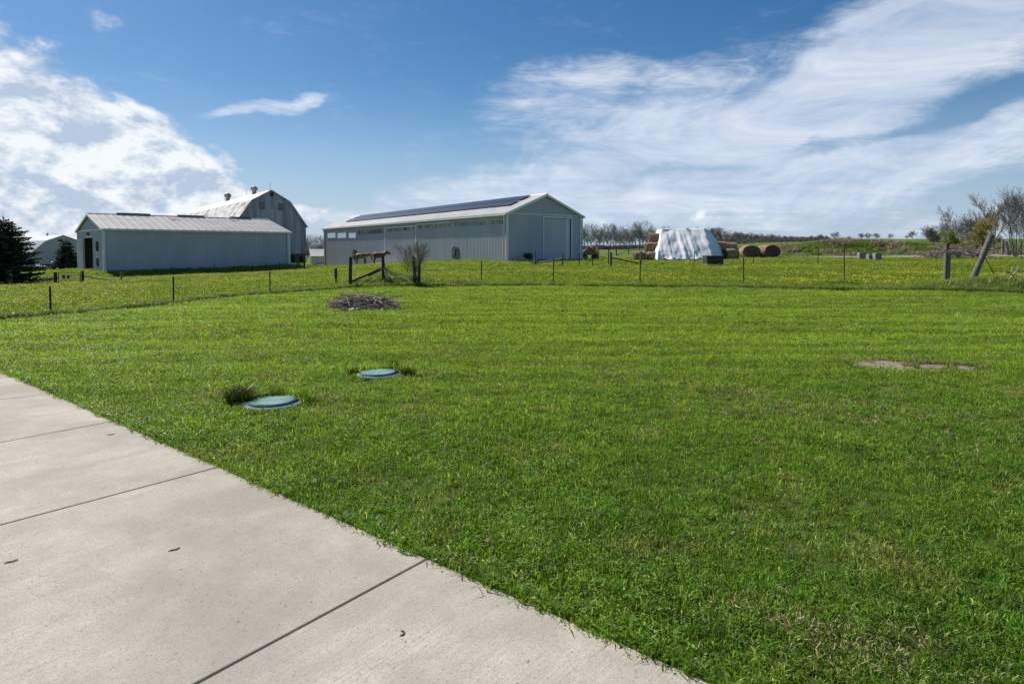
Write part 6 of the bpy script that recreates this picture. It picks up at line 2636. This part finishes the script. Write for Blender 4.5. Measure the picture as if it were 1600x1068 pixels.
def make_right_thicket():
    D = 128
    bt = proto(91, 9, M['bark'], M['twig'], spread=0.50, twig_r=0.020, levels=6, dens=0.68, fork=0.30, wob=0.09)
    p = gd(1489, D)
    plant('bare_tree', bt, p, 9, zpx(320, D) - p.z, 'dark round-topped bare tree rising from the thicket', 'tree', None, 1.0, 0.62)
    p = gd(1462, D + 4)
    for i, (px, pt, w, lab) in enumerate(((1458, 350, 1.1, 'dark leafless bush at the outer end of the thicket'), (1472, 345, 1.1, 'dark leafless bush under the round-topped bare tree'), (1506, 333, 1.0, 'dark leafless bush beside the round-topped bare tree'), (1518, 340, 1.0, 'dark leafless bush between the rusty bush and the bare tree'))):
        d = D + 5 + 2 * i
        p = gd(px, d)
        plant('bare_bush', P_LOW[1 + i % 2], p, 6, zpx(pt, d) - p.z, lab, 'bush', None, i * 1.3, w * 0.85)
    d = 112
    p = gd(1482, d)
    leaf_bush('green_bush', p, 30 * d / F_PX, zpx(357, d) - p.z, M['bush_green'], 'low bright green bush at the foot of the thicket', 5, 3600, 0.13)
    p = gd(1503, d)
    leaf_bush('rusty_bush', p, 30 * d / F_PX, zpx(362, d) - p.z, M['bush_rust'], 'low reddish brown bush next to the bright green one', 6, 1500, 0.11)
    d = 104
    p = gd(1538, d)
    leaf_bush('olive_bush', p, 36 * d / F_PX, zpx(337, d) - p.z, M['bush_rust'], 'tall rounded olive brown bush below the thin pale tree', 8, 5200, 0.13)
    p = gd(1526, d + 1)
    leaf_bush('green_bush', p, 24 * d / F_PX, zpx(349, d) - p.z, M['bush_green'], 'olive green bush leaning against the tall rounded brown one', 9, 1400, 0.11)
    tt = proto(92, 9, M['rock'], M['pale_twig'], spread=0.30, twig_r=0.022, levels=5, dens=0.66, fork=0.35, up=0.5, wob=0.08)
    p = gd(1535, 112)
    plant('bare_tree', tt, p, 9, zpx(301, 112) - p.z, 'thin pale upright tree standing above the olive bush', 'tree', None, 0.4, 0.9)
    p = gd(1551, 114)
    plant('bare_tree', tt, p, 9, zpx(311, 114) - p.z, 'smaller thin pale tree beside the upright one above the bush', 'tree', None, 2.4, 0.8)
    ms = proto(93, 9, M['bark'], M['bark'], nstem=6, spread=0.34, twig_r=0.011, levels=5, dens=0.72, fork=0.34, up=0.34, wob=0.06)
    p = gd(1586, 84)
    plant('bare_tree', ms, p, 9, zpx(288, 84) - p.z, 'tall many-stemmed bare tree beyond the leaning post', 'tree', None, 0.6, 0.78)
    p = gd(1614, 88)
    plant('bare_tree', ms, p, 9, zpx(300, 88) - p.z, 'many-stemmed bare tree cut off by the picture edge', 'tree', None, 2.6, 0.8)
    # the long heap of cut branches in front of the thicket
    p = at(1508, 404)
    r = random.Random(15)
    w = 50 * p.y / F_PX
    m = MB()
    stick_heap(m, r, 420, w, 2.2, 22 * p.y / F_PX, 1.2, 3.2, 0.015, 0.05)
    o = m.build('branch_heap', M['stick'], None, p + Vector((0, 1.6, 0)))
    tag(o, 'wide heap of cut branches behind the upright grey post', 'brush pile')
    # fallen branches on the weeds at the corner
    for i, (x0, y0, x1, y1, rr, lab) in enumerate(((1571, 424, 1589, 438, 0.03, 'pale forked fallen branch on the weeds past the leaning post'), (1577, 437, 1601, 420, 0.028, 'pale fallen branch arching up out of the weeds'), (1583, 448, 1606, 440, 0.025, 'thin fallen branch lowest on the weed bank'))):
        d = at(1590, 452).y + 0.2 * i
        a, b = px3(x0, y0, d), px3(x1, y1, d + 0.3)
        q = MB()
        mid = a.lerp(b, 0.5) + Vector((0, 0, 0.12))
        q.tube([Vector(), mid - a, b - a], [rr, rr * 0.9, rr * 0.5], 6)
        c = mid - a
        q.tube([c, c + Vector((0.15, 0.1, 0.22)), c + Vector((0.4, 0.1, 0.30))], [rr * 0.6, rr * 0.5, rr * 0.25], 5)
        q.tube([c * 0.6, c * 0.6 + Vector((0.25, -0.1, -0.12))], [rr * 0.5, rr * 0.25], 5)
        tag(q.build('fallen_branch', M['stick'], None, a), lab, 'branch')


make_right_thicket()


def make_fence_shrub():
    p = at(648, 446)
    h = (446 - 374) * p.y / F_PX
    pr = proto(95, 3.0, M['dark_wood'], M['twig_bud'], nstem=5, spread=0.40, twig_r=0.0075, levels=4, dens=0.80, fork=0.34, up=0.40, wob=0.07)
    plant('bare_shrub', pr, p, 3.0, h, 'leafless many-stemmed shrub growing in the lawn fence', 'shrub', None, 0.5, 1.0)
    for i, (px, top, lab) in enumerate(((647, 401, 'thick cut dark stump stem at the foot of the bare shrub'), (654, 405, 'second dark stump stem touching the bare shrub'))):
        q = gd(px, p.y + 0.05 * i)
        m = MB()
        hh = zpx(top, q.y) - q.z
        m.tube([Vector((0, 0, -0.2)), Vector((0.02, 0, hh * 0.5)), Vector((-0.03 + 0.1 * i, 0, hh))], [0.085, 0.07, 0.035], 9)
        tag(m.build('stump', M['dark_wood'], None, q), lab, 'stump')
    q = at(826, 409)
    pr = proto(96, 1.5, M['dark_wood'], M['mane'], nstem=6, spread=0.55, twig_r=0.008, levels=5, dens=0.62, fork=0.15, up=0.3)
    plant('bare_shrub', pr, q + Vector((0, 0.6, 0)), 1.5, 17 * q.y / F_PX, 'dark twiggy shrub against the long barn gable', 'shrub', None, 0, 1.05)


make_fence_shrub()


def spruce(name, p, h, rad, label, seed, whorls=24, lw=0.05):
    """tapered trunk, drooping whorled boughs carrying many needle sprays"""
    r = random.Random(seed)
    e = empty(name, p, 0, label, 'spruce')
    t = MB()
    t.tube([Vector((0, 0, -0.2)), Vector((0.02, 0, h * 0.5)), Vector((0, 0, h * 0.99))], [0.028 * h, 0.016 * h, 0.004 * h], 9)
    t.build('trunk', M['dark_wood'], e)
    c = MB()
    bo = MB()
    for k in range(whorls):
        f = (k + r.uniform(-0.2, 0.2)) / whorls
        z = h * (0.13 + 0.86 * f)
        R = rad * (1 - f) ** 0.62 * r.uniform(0.72, 1.08) + 0.10
        nb = max(4, int(10 * (1 - f) + 4))
        for b in range(nb):
            a = 2 * pi * b / nb + r.uniform(-0.35, 0.35)
            L = R * r.uniform(0.62, 1.12)
            d = Vector((cos(a), sin(a), 0))
            s = Vector((-sin(a), cos(a), 0))
            droop = 0.30 * (1 - f)
            n = max(3, int(L / 0.13))
            prev = Vector((0, 0, z))
            path = [prev]
            for i in range(1, n + 1):
                q = i / n
                path.append(Vector((0, 0, z)) + d * L * q + Z3 * (-droop * L * (q - 0.55 * q * q * q) + 0.06 * L * q * q))
            bo.tube([path[0], path[n // 2], path[-1]], [0.02, 0.014, 0.006], 4, False)
            for i in range(1, n + 1):
                q = i / n
                for sd in (-1, 1):
                    for _ in range(4):
                        l = (0.10 + 0.34 * (1 - q * 0.7) * min(1, L)) * r.uniform(0.6, 1.1)
                        v = (s * sd * r.uniform(0.5, 1.0) + d * r.uniform(0.4, 1.0) + Z3 * r.uniform(-0.75, 0.50)).normalized()
                        o = path[i] + d * r.uniform(-0.06, 0.06)
                        w = Vector((r.gauss(0, 1), r.gauss(0, 1), r.gauss(0, 1))).cross(v).normalized() * lw * r.uniform(0.7, 1.3)
                        c.add([o - w * 0.4, o + v * l * 0.5 + w, o + v * l, o + v * l * 0.5 - w], [(0, 1, 2, 3)])
            tip = path[-1]
            w = s * lw * 0.8
            c.add([tip - w, tip + d * 0.14 + Z3 * 0.03, tip + w], [(0, 1, 2)])
    for i in range(14):
        a = r.uniform(0, 2 * pi)
        o = Vector((0, 0, h * r.uniform(0.93, 1.0)))
        c.add([o, o + Vector((cos(a) * 0.09, sin(a) * 0.09, 0.07)), o + Vector((cos(a) * 0.05, sin(a) * 0.05, 0.15))], [(0, 1, 2)])
    bo.build('boughs', M['dark_wood'], e)
    c.build('crown', M['spruce'], e)


p_ = at(9, 444)
spruce('spruce_tree', p_, (444 - 339) * p_.y / F_PX, 62 * p_.y / F_PX, 'large dark spruce cut off by the picture edge', 21, 26, 0.05)
p_ = gd(104.5, 84)
spruce('spruce_tree', p_, zpx(374, 84) - p_.z, 22 * 84 / F_PX, 'small dark spruce standing before the distant gambrel shed', 22, 20, 0.06)

# ------------------------------------------------------------------ ground cover last
make_lawn()
make_clippings()
make_patch_tufts()
make_edge_grass()
make_pasture()
make_dandelions()
make_fence_weeds()
make_mound_weeds()
